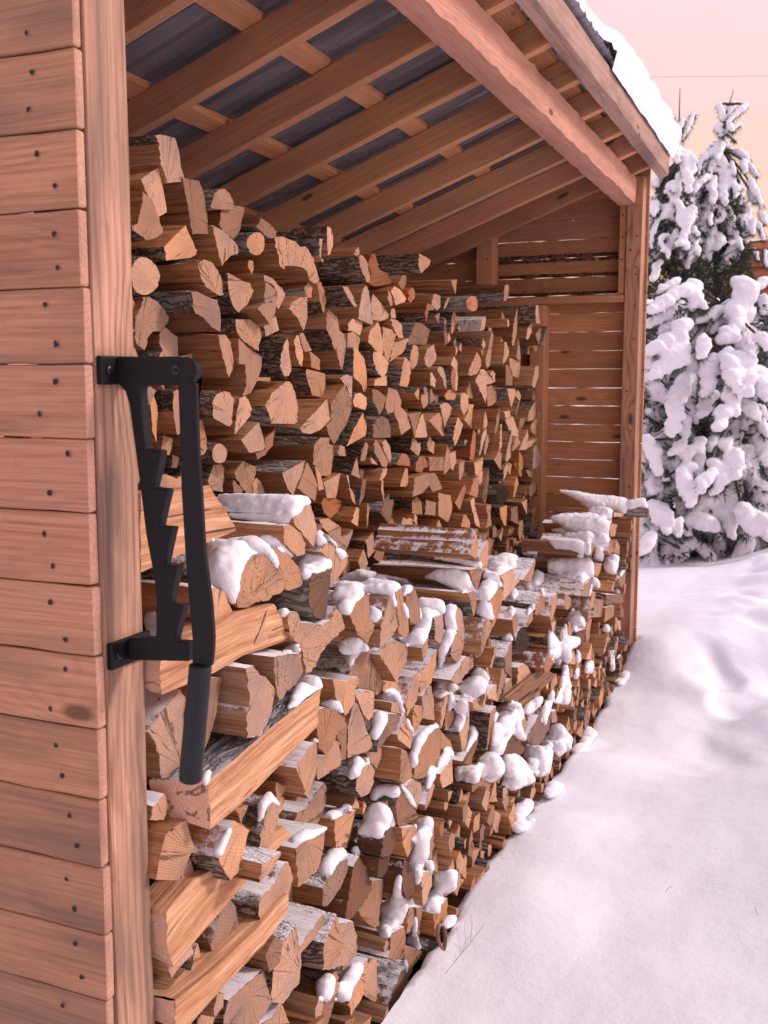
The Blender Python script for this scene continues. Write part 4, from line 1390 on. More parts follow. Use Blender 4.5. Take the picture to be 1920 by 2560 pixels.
def log_mesh(mb, poly, bk, x_end, L, kind, lid, fine=True, rnd=None):
    """a split log lying along x: its sawn end at x_end, sides running back by L"""
    r = rnd or rng
    pts, fl = resample(poly, bk, .007 if fine else .016, 22 if fine else 10)
    n = len(pts)
    c = pts.mean(0)
    tang = np.roll(pts, -1, 0) - np.roll(pts, 1, 0)
    area = .5 * np.sum(pts[:, 0] * np.roll(pts[:, 1], -1) - np.roll(pts[:, 0], -1) * pts[:, 1])
    nrm = np.stack([tang[:, 1], -tang[:, 0]], 1)
    nrm /= np.linalg.norm(nrm, axis=1)[:, None] + 1e-9
    if area < 0:
        nrm = -nrm
    bark = np.array([fl[i] or fl[i - 1] for i in range(n)])
    st = [0.0, .003, .02, .05, .09, .14, .20, .27, L] if fine else [0.0, .004, .06, .16, L]
    st = [s for s in st if s < L] + ([L] if st[-1] != L else [])
    st = sorted(set(st))
    size = math.sqrt(abs(area))
    ridge = np.array([fbm(i * .55 + lid * 7.3, lid * 1.7, 0, 2) for i in range(n)])
    jag = r.normal(0, .0011, n)
    tw = r.normal(0, .10)
    ta, tb = r.normal(0, .035, 2)
    verts, guv = [], []
    # the pith (ring centre): opposite the bark, or outside the piece
    bp = pts[bark].mean(0) if bark.any() else c + r.normal(0, 1, 2) * size
    pith = c + (c - bp) * r.uniform(.5, 1.1) + r.normal(0, .15, 2) * size
    if bark.all():
        pith = c + r.normal(0, .12, 2) * size
    ox = r.uniform(-30, 30)
    oyz = r.uniform(-3, 3, 2)
    for k, s in enumerate(st):
        f = s / .3
        for i in range(n):
            q = pts[i].copy()
            if s > 0:
                if bark[i]:
                    a = .0030 * fbm(i * .9 + lid, s * 26, lid, 3) + .0012
                else:
                    a = .0052 * ridge[i] * min(1, s / .05) + .0036 * fbm(i * .5 + lid * 3, s * 9, lid, 2)
                q = q + nrm[i] * (a if s > .01 else a * .4)
                d = q - c
                ca, sa = math.cos(tw * f), math.sin(tw * f)
                q = c + np.array([d[0] * ca - d[1] * sa, d[0] * sa + d[1] * ca]) * (1 - .05 * f * (1 if lid % 3 else -1))
            x = x_end - s
            if k < 2:
                dd = pts[i] - c
                x += ta * dd[0] + tb * dd[1] + jag[i] * (1 if k == 0 else .6)
            verts.append((x, q[0], q[1]))
            guv.append((ox - s, q[0] - pith[0], q[1] - pith[1]))
    k0 = TONES[kind]
    w = 1 + r.normal(0, .16)
    hue = r.normal(0, .05)
    tint = (k0[0] * w * (1 + hue), k0[1] * w, k0[2] * w * (1 - 1.6 * hue), 1.0 if kind == 's' else (.55 if r.random() < .22 else .0))
    bt = r.uniform(.65, 1.35)
    btint = (bt * (.75 if kind == 'd' else 1), bt * .98, bt * .95, 0)
    mbark = M['birch'] if kind == 'w' else (M['greybark'] if (kind in 'gP' or r.random() < .22) else M['bark'])
    sides = {True: [], False: []}
    for k in range(len(st) - 1):
        for i in range(n):
            sides[bool(fl[i])].append((k * n + i, (k + 1) * n + i, (k + 1) * n + (i + 1) % n, k * n + (i + 1) % n))
    base = len(mb.v)
    kw = r.uniform(.68, 1.15)
    stint = (tint[0] * kw / w, tint[1] * kw / w, tint[2] * kw / w * r.uniform(.85, 1.05), 0)
    end = [tuple(range(n)), tuple((len(st) - 1) * n + i for i in range(n))[::-1]]
    flip = area < 0
    fx = lambda F: [f[::-1] for f in F] if flip else F
    mside = M['bark'] if kind == 'k' else M['split']
    mb.add(verts, fx(sides[False]) if sides[False] else [], mside, guv, stint)
    ne = len(verts)
    mb.add([verts[i] for i in range(n)], [tuple(range(n))] if not flip else [tuple(range(n))[::-1]], M['bark'] if kind == 'k' else M['end'], [guv[i] for i in range(n)], tint)
    for F, m in ((sides[True], mbark), (end[1:], M['bark'] if kind == 'k' else M['end'])):
        if F:
            ms = mb.slot(m)
            for f in fx(F):
                mb.f.append(tuple(q + base for q in f))
                mb.m.append(ms)
    # bark carries its own tone where a vertex touches bark only
    for i in range(n):
        if fl[i] and fl[i - 1]:
            for k in range(1, len(st)):
                mb.t[base + k * n + i] = btint
    th = r.uniform(0, math.pi)
    sq = r.uniform(.7, 1.7)
    sw = (0, math.cos(th) * sq, math.sin(th) * sq)
    if mb.saw is None:
        mb.saw = []
    mb.saw += [sw] * (len(verts) + n)
    o = len(ALLV)
    ALLV.extend(verts)
    for F in (sides[True], sides[False], end):
        for f in F:
            ALLF.append(tuple(q + o for q in f))
            ALLID.append(lid)
    return c

def shoelace(p):
    return .5 * abs(sum(p[i][0] * p[(i + 1) % len(p)][1] - p[(i + 1) % len(p)][0] * p[i][1] for i in range(len(p))))

LOGS = []
for txt, stack in ((BACK, 'back'), (FRONT, 'front')):
    for kind, uv, bk in parse(txt):
        if not any(bk) and kind in 'ngsd' and rng.random() < .24:
            # a skin of bark on the edges away from the split: chosen low or high on the shaded side
            cu, cv = np.mean(uv, 0)
            up = 1 if rng.random() < .35 else -1
            for i in range(len(uv)):
                mu, mv = (np.array(uv[i]) + np.array(uv[(i + 1) % len(uv)])) / 2
                if (mu - cu) * 1.2 + (mv - cv) * up < 0 and (mv - cv) * up < 0:
                    bk[i] = True
        LOGS.append(dict(kind=kind, uv=uv, bk=bk, stack=stack, area=shoelace(uv)))
grB = solve([d for d in LOGS if d['stack'] == 'back'], XB, -.07, .09)
grF = solve([d for d in LOGS if d['stack'] == 'front'], XF, -.06, .08)
keep = set(id(d) for d in sorted(LOGS, key=lambda d: -d['area'])[:294])

STUFF = MB()
STUFF.saw = []
OBJS = []
for lid, d in enumerate(LOGS):
    X0 = XB if d['stack'] == 'back' else XF
    zt = max(p[1] for p in d['poly'])
    L = rng.uniform(.34, .40)
    d['x'] = X0 + d['p']
    # stay under the rafters: the roof comes down towards the back
    zlim = lambda x: zr(x, d['c'][1]) - .01
    while L > .12 and zlim(d['x'] - L) < zt:
        L -= .02
    d['lid'] = lid
    d['L'] = L
    if id(d) in keep:
        mb = MB()
        mb.dust = 1.0 if d['stack'] == 'front' else 0.0
        log_mesh(mb, d['poly'], d['bk'], d['x'], L, d['kind'], lid)
        d['mb'] = mb
        OBJS.append(d)
    else:
        log_mesh(STUFF, d['poly'], d['bk'], d['x'], L, d['kind'], lid)

# pieces packed deeper in the stacks, behind the ends one can count
def fill(gr, X0, rec, z0, ztop):
    ny = int(3.7 / .085)
    jit = {}
    def cpt(i, j):
        if (i, j) not in jit:
            jit[i, j] = (.125 + i * .085 + rng.uniform(-.03, .03) + (j % 2) * .04, z0 + j * .072 + rng.uniform(-.022, .022))
        return jit[i, j]
    lid = 5000
    for i in range(ny):
        yy = .125 + i * .085
        for j in range(40):
            if z0 + (j + 1) * .072 > ztop(yy):
                break
            poly = [cpt(i, j), cpt(i + 1, j), cpt(i + 1, j + 1), cpt(i, j + 1)]
            cc = np.mean(poly, 0)
            poly = [tuple(cc + (np.array(p) - cc) * .97) for p in poly]
            I, J = gr.cells(poly)
            if len(I) and gr.g[I, J].mean() > .55:
                continue
            if rng.random() < .35:
                poly = poly[:3]
            bk = [rng.random() < .15 for _ in poly]
            lid += 1
            log_mesh(STUFF, poly, bk, X0 - rec + rng.uniform(-.03, .03), .2, 'g' if rng.random() < .2 else 'n', lid, False)
def top_of(logs):
    T = np.full(90, -1.0)
    for d in logs:
        for (y, z) in d['poly']:
            k = int(np.clip(y / .05, 0, 89))
            T[k] = max(T[k], z)
    for k in range(1, 90):
        if T[k] < 0:
            T[k] = T[k - 1]
    for k in range(88, -1, -1):
        if T[k] < 0:
            T[k] = T[k + 1]
    return lambda y: min(T[int(np.clip(y / .05 + q, 0, 89))] for q in (-1, 0, 1)) - .05
def seen(P):
    d = np.asarray(P, float) - CAM
    z = d @ Fv
    return np.stack([CX + FPX * (d @ Rv) / z, CY - FPX * (d @ Uv) / z], -1)
ENDS = {}
for st_ in ('back', 'front'):
    X_, Y_ = np.meshgrid(np.arange(480) * 4 + 2, np.arange(660) * 4 + 2)
    m_ = np.zeros(X_.shape, bool)
    for d in LOGS:
        if d['stack'] == st_:
            m_ |= inside(d['uv'], X_, Y_)
    ENDS[st_] = m_
def plug(gr, X0, z0, ztop, st_, ymax):
    """small pieces wedged into the holes of the face itself"""
    lid = 7000
    for q in range(16000):
        yy, zz = rng.uniform(.13, ymax), rng.uniform(z0, 1.75)
        if zz > ztop(yy):
            continue
        r0 = rng.uniform(.015, .048)
        k = rng.integers(3, 6)
        a0 = rng.uniform(0, 6.28)
        poly = [(yy + r0 * rng.uniform(.8, 1.15) * math.cos(a0 + 6.283 * i / k), zz + r0 * rng.uniform(.8, 1.15) * math.sin(a0 + 6.283 * i / k)) for i in range(k)]
        I, J = gr.cells(poly)
        if len(I) == 0 or gr.g[I, J].mean() > .03:
            continue
        xe = X0 + rng.uniform(-.025, .02)
        # leave the counted ends in view: a wedge may not stand in front of one
        sx = []
        for back in (0, .03, .06):
            sx += [seen((xe - back, p[0] + (cc_ - p[0]) * t, p[1] + (cz_ - p[1]) * t)) for cc_, cz_ in [np.mean(poly, 0)] for p in poly for t in (0, .5)]
        sx = np.array(sx) // 4
        ok = (sx[:, 0] >= 0) & (sx[:, 0] < 480) & (sx[:, 1] >= 0) & (sx[:, 1] < 660)
        sx = sx[ok].astype(int)
        if len(sx) and ENDS[st_][sx[:, 1], sx[:, 0]].mean() > .07:
            continue
        gr.g[I, J] = True
        lid += 1
        log_mesh(STUFF, poly, [rng.random() < .35 for _ in poly], xe, .22, 'g' if rng.random() < .25 else 'n', lid, False)
tB, tF = top_of([d for d in LOGS if d['stack'] == 'back']), top_of([d for d in LOGS if d['stack'] == 'front'])
plug(grB, XB, -.05, tB, 'back', 3.8)
plug(grF, XF, -.23, tF, 'front', 3.72)
fill(grB, XB, .11, -.12, tB)
fill(grF, XF, .12, -.24, tF)

# boards and billets that lie lengthwise along the face of the front stack
def lengthwise(stn, p, t, kind, lid, bark_top=False, near_left=None, drop=0.0):
    """stn: (top pixel, bottom pixel) at stations from the near end to the far end"""
    S = []
    for k, (a, b) in enumerate(stn):
        A, B = onx(a[0], a[1], XF + p), onx(b[0], b[1], XF + p)
        S.append((A, B))
    # more stations between
    T = []
    for (A0, B0), (A1, B1) in zip(S[:-1], S[1:]):
        for q in np.linspace(0, 1, 7)[:-1]:
            T.append((A0 + (A1 - A0) * q, B0 + (B1 - B0) * q))
    T.append(S[-1])
    mb = MB()
    mb.dust = .0
    NR = 26
    verts, guv = [], []
    ox = rng.uniform(-20, 20)
    for k, (A, B) in enumerate(T):
        H = A[2] - B[2]
        yc = (A[1] + B[1]) / 2
        loop = []
        corners = [np.array([A[0], A[1], A[2]]), np.array([B[0], B[1], B[2]]), np.array([B[0] - t, B[1] - .25 * t, B[2] + .25 * H]), np.array([A[0] - t, A[1] - .25 * t, A[2] - .06 * H - drop])]
        for c in range(4):
            P, Q = corners[c], corners[(c + 1) % 4]
            m_ = (9, 5, 6, 6)[c]
            for j in range(m_):
                loop.append(P + (Q - P) * j / m_)
        for i, q in enumerate(loop):
            w = .0035 * fbm(i * .7 + lid * 9, k * .22, lid, 3)
            q = q + np.array([w, 0, w * .6])
            q[1] = max(q[1], .1065)
            verts.append(q)
            guv.append((ox + yc, q[0] + .03 + .1 * (lid % 3), q[2] - A[2] + .05))
    n = len(loop)
    side, top = [], []
    for k in range(len(T) - 1):
        for i in range(n):
            (top if (bark_top and i >= 20) else side).append((k * n + i, k * n + (i + 1) % n, (k + 1) * n + (i + 1) % n, (k + 1) * n + i))
    ends = [tuple(range(n))[::-1], tuple((len(T) - 1) * n + i for i in range(n))]
    kk = TONES[kind]
    w = 1.42 if kind == 'n' else 1
    mb.add(verts, side, M['split'], guv, (kk[0] * w * .96, kk[1] * w * 1.02, kk[2] * w * 1.14, 0))
    for F, m in ((top, M['greybark']), (ends, M['end'])):
        for f in F:
            mb.f.append(f)
            mb.m.append(mb.slot(m))
    # ends: put the ring coordinates in the end plane
    mb.saw = [(0, .8, .6)] * len(verts)
    o = len(ALLV)
    ALLV.extend([tuple(v) for v in verts])
    for F in (side, top, ends):
        for f in F:
            ALLF.append(tuple(q + o for q in f))
            ALLID.append(lid)
    return mb, np.mean(verts, 0)
LW = [
    ([((352, 1232), (352, 1431)), ((430, 1224), (470, 1378)), ((522, 1213), (592, 1325))], -.02, .07, 'n', False, 'broad split billet lying lengthwise on top of the front stack behind the splitter'),
    ([((356, 1648), (369, 1752)), ((533, 1570), (534, 1683)), ((600, 1532), (605, 1640)), ((684, 1509), (731, 1596))], .02, .06, 'n', False, 'long pale split board lying lengthwise behind the lower splitter bracket'),
    ([((520, 1952), (527, 2073)), ((585, 1900), (590, 2022)), ((672, 1822), (660, 1954)), ((802, 1722), (793, 1816))], .05, .085, 'n', True, 'square yellow billet lying lengthwise below the splitter grip, sawn end towards the near post'),
    ([((390, 2311), (435, 2418)), ((485, 2198), (556, 2273)), ((605, 2140), (661, 2152)), ((706, 2064), (728, 2086))], .02, .055, 'n', False, 'curved tan split board lying lengthwise, upper of two low down'),
    ([((378, 2552), (460, 2580)), ((530, 2426), (560, 2466)), ((650, 2312), (655, 2368)), ((721, 2233), (721, 2276))], .03, .05, 'n', False, 'curved tan split board lying lengthwise, lower of two low down'),
    ([((1261, 1742), (1300, 1768)), ((1305, 1708), (1339, 1738)), ((1359, 1664), (1390, 1690))], .05, .05, 'g', False, 'weathered grey split branch lying lengthwise among snowy log ends'),
]
for q, (stn, p, t, kind, bt, lab) in enumerate(LW):
    mb, c = lengthwise(stn, p, t, kind, 900 + q, bt)
    o = mb.build('firewood_log', None, tuple(c), angle=42)
    tag(o, lab, 'log', 'split firewood stacked in the woodshed')

BVH = BVHTree.FromPolygons([Vector(v) for v in ALLV], ALLF)

def sstep(a, b, x):
    t = min(1, max(0, (x - a) / (b - a)))
    return t * t * (3 - 2 * t)

# ================================================================== snow caught on the log ends and tops
def discs(poly, gap=.55, rmin=1.4, step=1.8, cap=15):
    """circles that fill an outline, widest first (photo pixels)"""
    P = np.array(poly)
    lo, hi = P.min(0), P.max(0)
    X, Y = np.meshgrid(np.arange(lo[0], hi[0] + step, step), np.arange(lo[1], hi[1] + step, step))
    m = inside(poly, X, Y)
    X, Y = X[m], Y[m]
    if len(X) == 0:
        return []
    D = np.full(X.shape, 1e9)
    for i in range(len(P)):
        a, b = P[i], P[(i + 1) % len(P)]
        d = b - a
        t = np.clip(((X - a[0]) * d[0] + (Y - a[1]) * d[1]) / (d @ d + 1e-9), 0, 1)
        D = np.minimum(D, np.hypot(X - a[0] - t * d[0], Y - a[1] - t * d[1]))
    out = []
    D = np.where(D > cap, cap + .35 * (D - cap), D)
    order = np.argsort(-D)
    for k in order:
        r = D[k]
        if r < rmin and out:
            break
        if all((X[k] - u) ** 2 + (Y[k] - v) ** 2 > (gap * max(min(q, cap), r * .9)) ** 2 for u, v, q in out[-600:]):
            out.append((X[k], Y[k], r))
    return out
_ico = bmesh.new()
bmesh.ops.create_icosphere(_ico, subdivisions=2, radius=1)
IV = np.array([v.co[:] for v in _ico.verts])
IF = [tuple(v.index for v in f.verts) for f in _ico.faces]
_ico.free()
def blobs(sph, name, parent, voxel, m=None, jit=.0, disp=None, loc=None, soft=3, fine=None):
    V, F = [], []
    n = len(IV)
    for k, (c, r) in enumerate(sph):
        r3 = np.asarray(r) if hasattr(r, '__len__') else np.array([r, r, r])
        V.append(np.array(c) + IV * r3)
        F += [tuple(q + n * k for q in f) for f in IF]
    V = np.concatenate(V)
    me = bpy.data.meshes.new(name + '_raw')
    off = np.array(parent.location if parent is not None else (0, 0, 0)) if loc is None else np.array(loc)
    me.from_pydata((V - off).tolist(), [], F)
    o = bpy.data.objects.new(name, me)
    COL.objects.link(o)
    r = o.modifiers.new('join', 'REMESH')
    r.mode = 'VOXEL'
    r.voxel_size = voxel
    s = o.modifiers.new('soft', 'SMOOTH')
    s.factor = .5
    s.iterations = soft
    if disp:
        tx = bpy.data.textures.new(name + '_lumps', 'CLOUDS')
        tx.noise_scale = disp[1]
        tx.noise_depth = 3
        dm = o.modifiers.new('lumps', 'DISPLACE')
        dm.texture = tx
        dm.texture_coords = 'GLOBAL'
        dm.strength = disp[0]
        dm.mid_level = .5
    if fine:
        tx = bpy.data.textures.new(name + '_crumbs', 'CLOUDS')
        tx.noise_scale = fine[1]
        tx.noise_depth = 3
        dm = o.modifiers.new('crumbs', 'DISPLACE')
        dm.texture = tx
        dm.texture_coords = 'GLOBAL'
        dm.strength = fine[0]
        dm.mid_level = .5
    dg = bpy.context.evaluated_depsgraph_get()
    ev = bpy.data.meshes.new_from_object(o.evaluated_get(dg))
    o.modifiers.clear()
    o.data = ev
    bpy.data.meshes.remove(me)
    ev.name = name
    ev.materials.clear()
    ev.materials.append(m or M['snow'])
    ev.polygons.foreach_set('use_smooth', [True] * len(ev.polygons))
    if loc is not None:
        o.location = loc
    o.parent = parent
    return o
SNOWED = set()
sph = []
for kind, uv, bk in parse('\n'.join(l if l.startswith('T') else 'n ' + l for l in SNOW.strip().split('\n'))):
    near = depth(onx(uv[0][0], uv[0][1], XF))
    ds = discs(uv, cap=max(4.0, .0125 / near * FPX))
    hits = []
    for (u, v, r) in ds:
        d = Vector(ray(u, v)).normalized()
        h, nn, idx, dist = BVH.ray_cast(Vector(CAM), d)
        hits.append((h, idx))
    deps = [depth(h) for h, _ in hits if h is not None]
    med = float(np.median(deps)) if deps else depth(onx(uv[0][0], uv[0][1], XF))
    for (u, v, r), (h, idx) in zip(ds, hits):
        dp = depth(h) if h is not None else med
        if h is not None and abs(dp - med) < .12:
            SNOWED.add(ALLID[idx])
        dp = min(dp, med + .16)
        R = r * dp / FPX * 1.12 + .0034
        c = atd(u, v, dp - .2 * R)
        rr = min(R, .020 + .25 * R)
        sph.append((c, R))
for q in range(90):
    yy = rng.uniform(.9, 3.9)
    if fbm(yy * 2.3, 21) < .05:
        continue
    zz = -.14 + .05 * rng.uniform(0, 1) ** 2
    wdt = rng.uniform(.016, .034)
    sph.append(((.030 - .25 * (zz + .14) + rng.normal(0, .008), yy, zz), (wdt, wdt * rng.uniform(1.2, 2.6), wdt * .55)))
so = blobs(sph, 'stack_snow', None, .0038, None, 0, (.005, .016), soft=7)
tag(so, 'caps and clumps of fresh snow caught on the front firewood stack', 'snow', None, 'stuff')

# ------------------------------------------------------------------ names and labels of the logs
ORD = ['zeroth', 'first', 'second', 'third', 'fourth', 'fifth', 'sixth', 'seventh', 'eighth', 'ninth', 'tenth', 'eleventh', 'twelfth']
def nth(k):
    return ORD[k] if k < len(ORD) else '%d%s' % (k, 'th' if 10 <= k % 100 <= 20 else {1: 'st', 2: 'nd', 3: 'rd'}.get(k % 10, 'th'))
def look(d):
    P = np.array(d['poly'])
    w, h = np.ptp(P[:, 0]), np.ptp(P[:, 1])
    nb = sum(d['bk']) / len(d['bk'])
    k = d['kind']
    base = {'g': 'grey weathered', 's': 'pale speckled', 'r': 'reddish orange', 'd': 'dark damp', 'k': 'dark knobbly', 'w': 'white birch-barked', 'P': 'barked stick-like', 'n': ''}[k]
    if nb > .85:
        shape = 'round'
    elif len(d['poly']) == 3:
        shape = 'three-sided'
    elif h > 2.0 * w:
        shape = 'narrow upright'
    elif w > 1.5 * h:
        shape = 'flat broad'
    elif w * h > .011:
        shape = 'big split'
    elif w * h < .004:
        shape = 'small split'
    else:
        shape = 'split'
    s = (base + ' ' + shape + ' log').strip()
    if d['lid'] in SNOWED and d['stack'] == 'front':
        s = 'snow-dusted ' + s
    elif 0 < nb <= .85 and k not in 'wkP':
        s = s + ' with bark'
    return s
for stack in ('back', 'front'):
    ds = [d for d in OBJS if d['stack'] == stack]
    for d in ds:
        d['row'] = int((d['c'][2] + .15) / .085)
    rows = sorted(set(d['row'] for d in ds))
    for rk, row in enumerate(rows):
        line = sorted([d for d in ds if d['row'] == row], key=lambda d: d['c'][1])
        for k, d in enumerate(line):
            if stack == 'front':
                where = 'front stack, %s course up, %s from near post' % (nth(rk + 1), nth(k + 1))
            else:
                where = 'back stack, %s course down, %s from near post' % (nth(len(rows) - rk), nth(k + 1))
            o = d['mb'].build('firewood_log', None, (d['x'], float(d['c'][1]), float(d['c'][2])), angle=40)
            tag(o, look(d) + ', ' + where, 'log', 'split firewood stacked in the woodshed')
so = STUFF.build('packed_firewood', None, angle=40)
tag(so, 'firewood packed deeper in the stacks, showing only between the counted ends', 'firewood', None, 'stuff')

# ================================================================== snow field
M['soil'] = plain('bare_ground', (.045, .034, .028), .95, 0, .1)[0]
def sheet(xs, ys, zf):
    vs = [(x, y, zf(x, y)) for y in ys for x in xs]
    n = len(xs)
    F = [(j * n + i, j * n + i + 1, (j + 1) * n + i + 1, (j + 1) * n + i) for j in range(len(ys) - 1) for i in range(n - 1)]
    return vs, F
def graded(a, b, fine, far0, far1, g=1.18):
    c = list(np.arange(a, b, fine))
    s, x = fine, c[0]
    lo = []
    while x > far0:
        s *= g
        x -= s
        lo.append(x)
    s, x = fine, c[-1]
    hi = []
    while x < far1:
        s *= g
        x += s
        hi.append(x)
    return lo[::-1] + c + hi
MOUNDS = [(.10, 3.78, .09, .14), (.22, 3.55, .04, .14), (.20, 4.05, .10, .25), (.30, 4.6, .12, .35), (.55, 4.2, .06, .3), (.9, 5.3, .12, .5), (1.0, 6.5, .16, .7), (.25, 5.6, .10, .5), (1.9, 7.2, .14, .8),
          (.16, 3.1, .05, .16), (.12, 2.5, .05, .14), (.13, 1.95, .05, .12), (.15, 1.45, .04, .12), (1.05, .98, -.03, .05), (.6, 2.9, -.04, .3), (.8, 3.6, -.05, .25), (1.3, 4.3, -.06, .3), (1.1, 3.0, .03, .25), (.5, 3.35, .05, .2)]
def ground_z(x, y):
    e = .010 + .035 * fbm(y * 3.2, 1.5) + .02 * fbm(y * 9, 4)
    z = -.03 + .035 * fbm(x * .55, y * .55, 1, 2) + .012 * fbm(x * 2.2, y * 2.2, 5, 3) + .0018 * fbm(x * 14, y * 14, 9, 2)
    z += -.125 + .165 * sstep(.0, 1.2, x) + .03 * sstep(.3, 1.8, x)
    if 2.3 < y < 6.5:
        z += (.045 * fbm(x * 2.6 + .5 * y, y * 2.4, 12, 2) - .10 * max(0, fbm(x * 3.1, y * 2.7 + x, 17, 2) - .12)) * sstep(2.3, 3.4, y) * sstep(.1, .5, x)
    for mx_, my_, h, s in MOUNDS:
        z += h * math.exp(-((x - mx_) ** 2 + (y - my_) ** 2) / (2 * s * s))
    inside_shed = sstep(e, e - .032, x) * sstep(-.1, .02, y) * sstep(4.05, 3.98, y)
    z = z * (1 - inside_shed) + (-.36) * inside_shed
    d = math.hypot(x, y)
    if d > 12:
        z += .5 * (1 - math.exp(-(d - 12) / 40)) * (1 + .6 * fbm(x * .03, y * .03, 3))
    return z
gx = graded(-.10, 2.4, .018, -260, 300, 1.14)
gy = graded(.3, 5.4, .026, -60, 500, 1.12)
gvv, gff = sheet(gx, gy, ground_z)
gm = MB()
gm.add(gvv, gff, M['snowground'], gvv)
soil = gm.slot(M['soil'])
for q, f in enumerate(gff):
    cz = sum(gvv[i][2] for i in f) / 4
    cx_, cy_ = sum(gvv[i][0] for i in f) / 4, sum(gvv[i][1] for i in f) / 4
    if -.0 < cy_ < 4.0 and -1.35 < cx_ < .1 and cz < -.3:
        gm.m[q] = soil
gnd = gm.build('snow_ground', None, angle=70, recalc=False)
tag(gnd, 'deep smooth snow covering the yard beside the woodshed', 'snow', None, 'structure')

# ------------------------------------------------------------------ dry stalks poking out of the snow
def weed(P, pts, name, label, rad=.0009, twigs=()):
    b = MB()
    b.tube(pts, [rad] * len(pts), M['straw'], 5)
    for tw in twigs:
        b.tube(tw, [rad * .5] * len(tw), M['straw'], 4)
    o = b.build(name, None, tuple(pts[0]))
    tag(o, label, 'dry stalk', 'dead stalks in the snow')
def zt(u, v, z):
    r = ray(u, v)
    return CAM + r * (z - CAM[2]) / r[2]
a = zt(1113, 2434, -.05)
b = a + np.array([.055, .10, .075])
tw = []
for k in range(9):
    q = a + (b - a) * rng.uniform(.2, 1)
    e2 = q + np.array([rng.normal(0, .02), rng.normal(.01, .02), rng.uniform(.0, .05)])
    tw.append([q, (q + e2) / 2 + rng.normal(0, .004, 3), e2])
weed(None, [a, (a + b) / 2 + np.array([.003, 0, .002]), b], 'dried_weed', 'thin branching dead weed leaning out of the snow beside the front stack', .0006, tw)
a = zt(1895, 2290, 0.02)
weed(None, [a, a + np.array([-.004, .002, .009]), a + np.array([-.008, .004, .018])], 'dried_weed', 'short curved stalk tip in the open snow, away from the stack', .0005)
a = zt(1663, 2230, 0.02)
weed(None, [a, a + np.array([.006, .0, .010]), a + np.array([.014, .002, .016])], 'dried_weed', 'tiny stalk tip standing in a small dimple of the snow', .0005)
# loop of dry leaf
P = [onx(820 + x / 4.484, 2180 + y / 4.484, .055) for x, y in ((1298, 890), (1250, 800), (1228, 700), (1245, 610), (1285, 585), (1315, 640), (1330, 740), (1318, 830), (1302, 885))]
b = MB()
for i in range(len(P)):
    pass
vs, F = [], []
for i, p in enumerate(P):
    vs += [p + np.array([-.008, .004, 0]), p + np.array([.004, -.003, .002])]
F = [(2 * i, 2 * i + 1, 2 * i + 3, 2 * i + 2) for i in range(len(P) - 1)]
b.add(vs, F, M['straw'], vs)
o = b.build('dry_leaf', None, tuple(P[0]), angle=80)
sm = o.modifiers.new('thick', 'SOLIDIFY')
sm.thickness = .0012
tag(o, 'curled strip of dry leaf looped against the foot of the front stack', 'leaf')

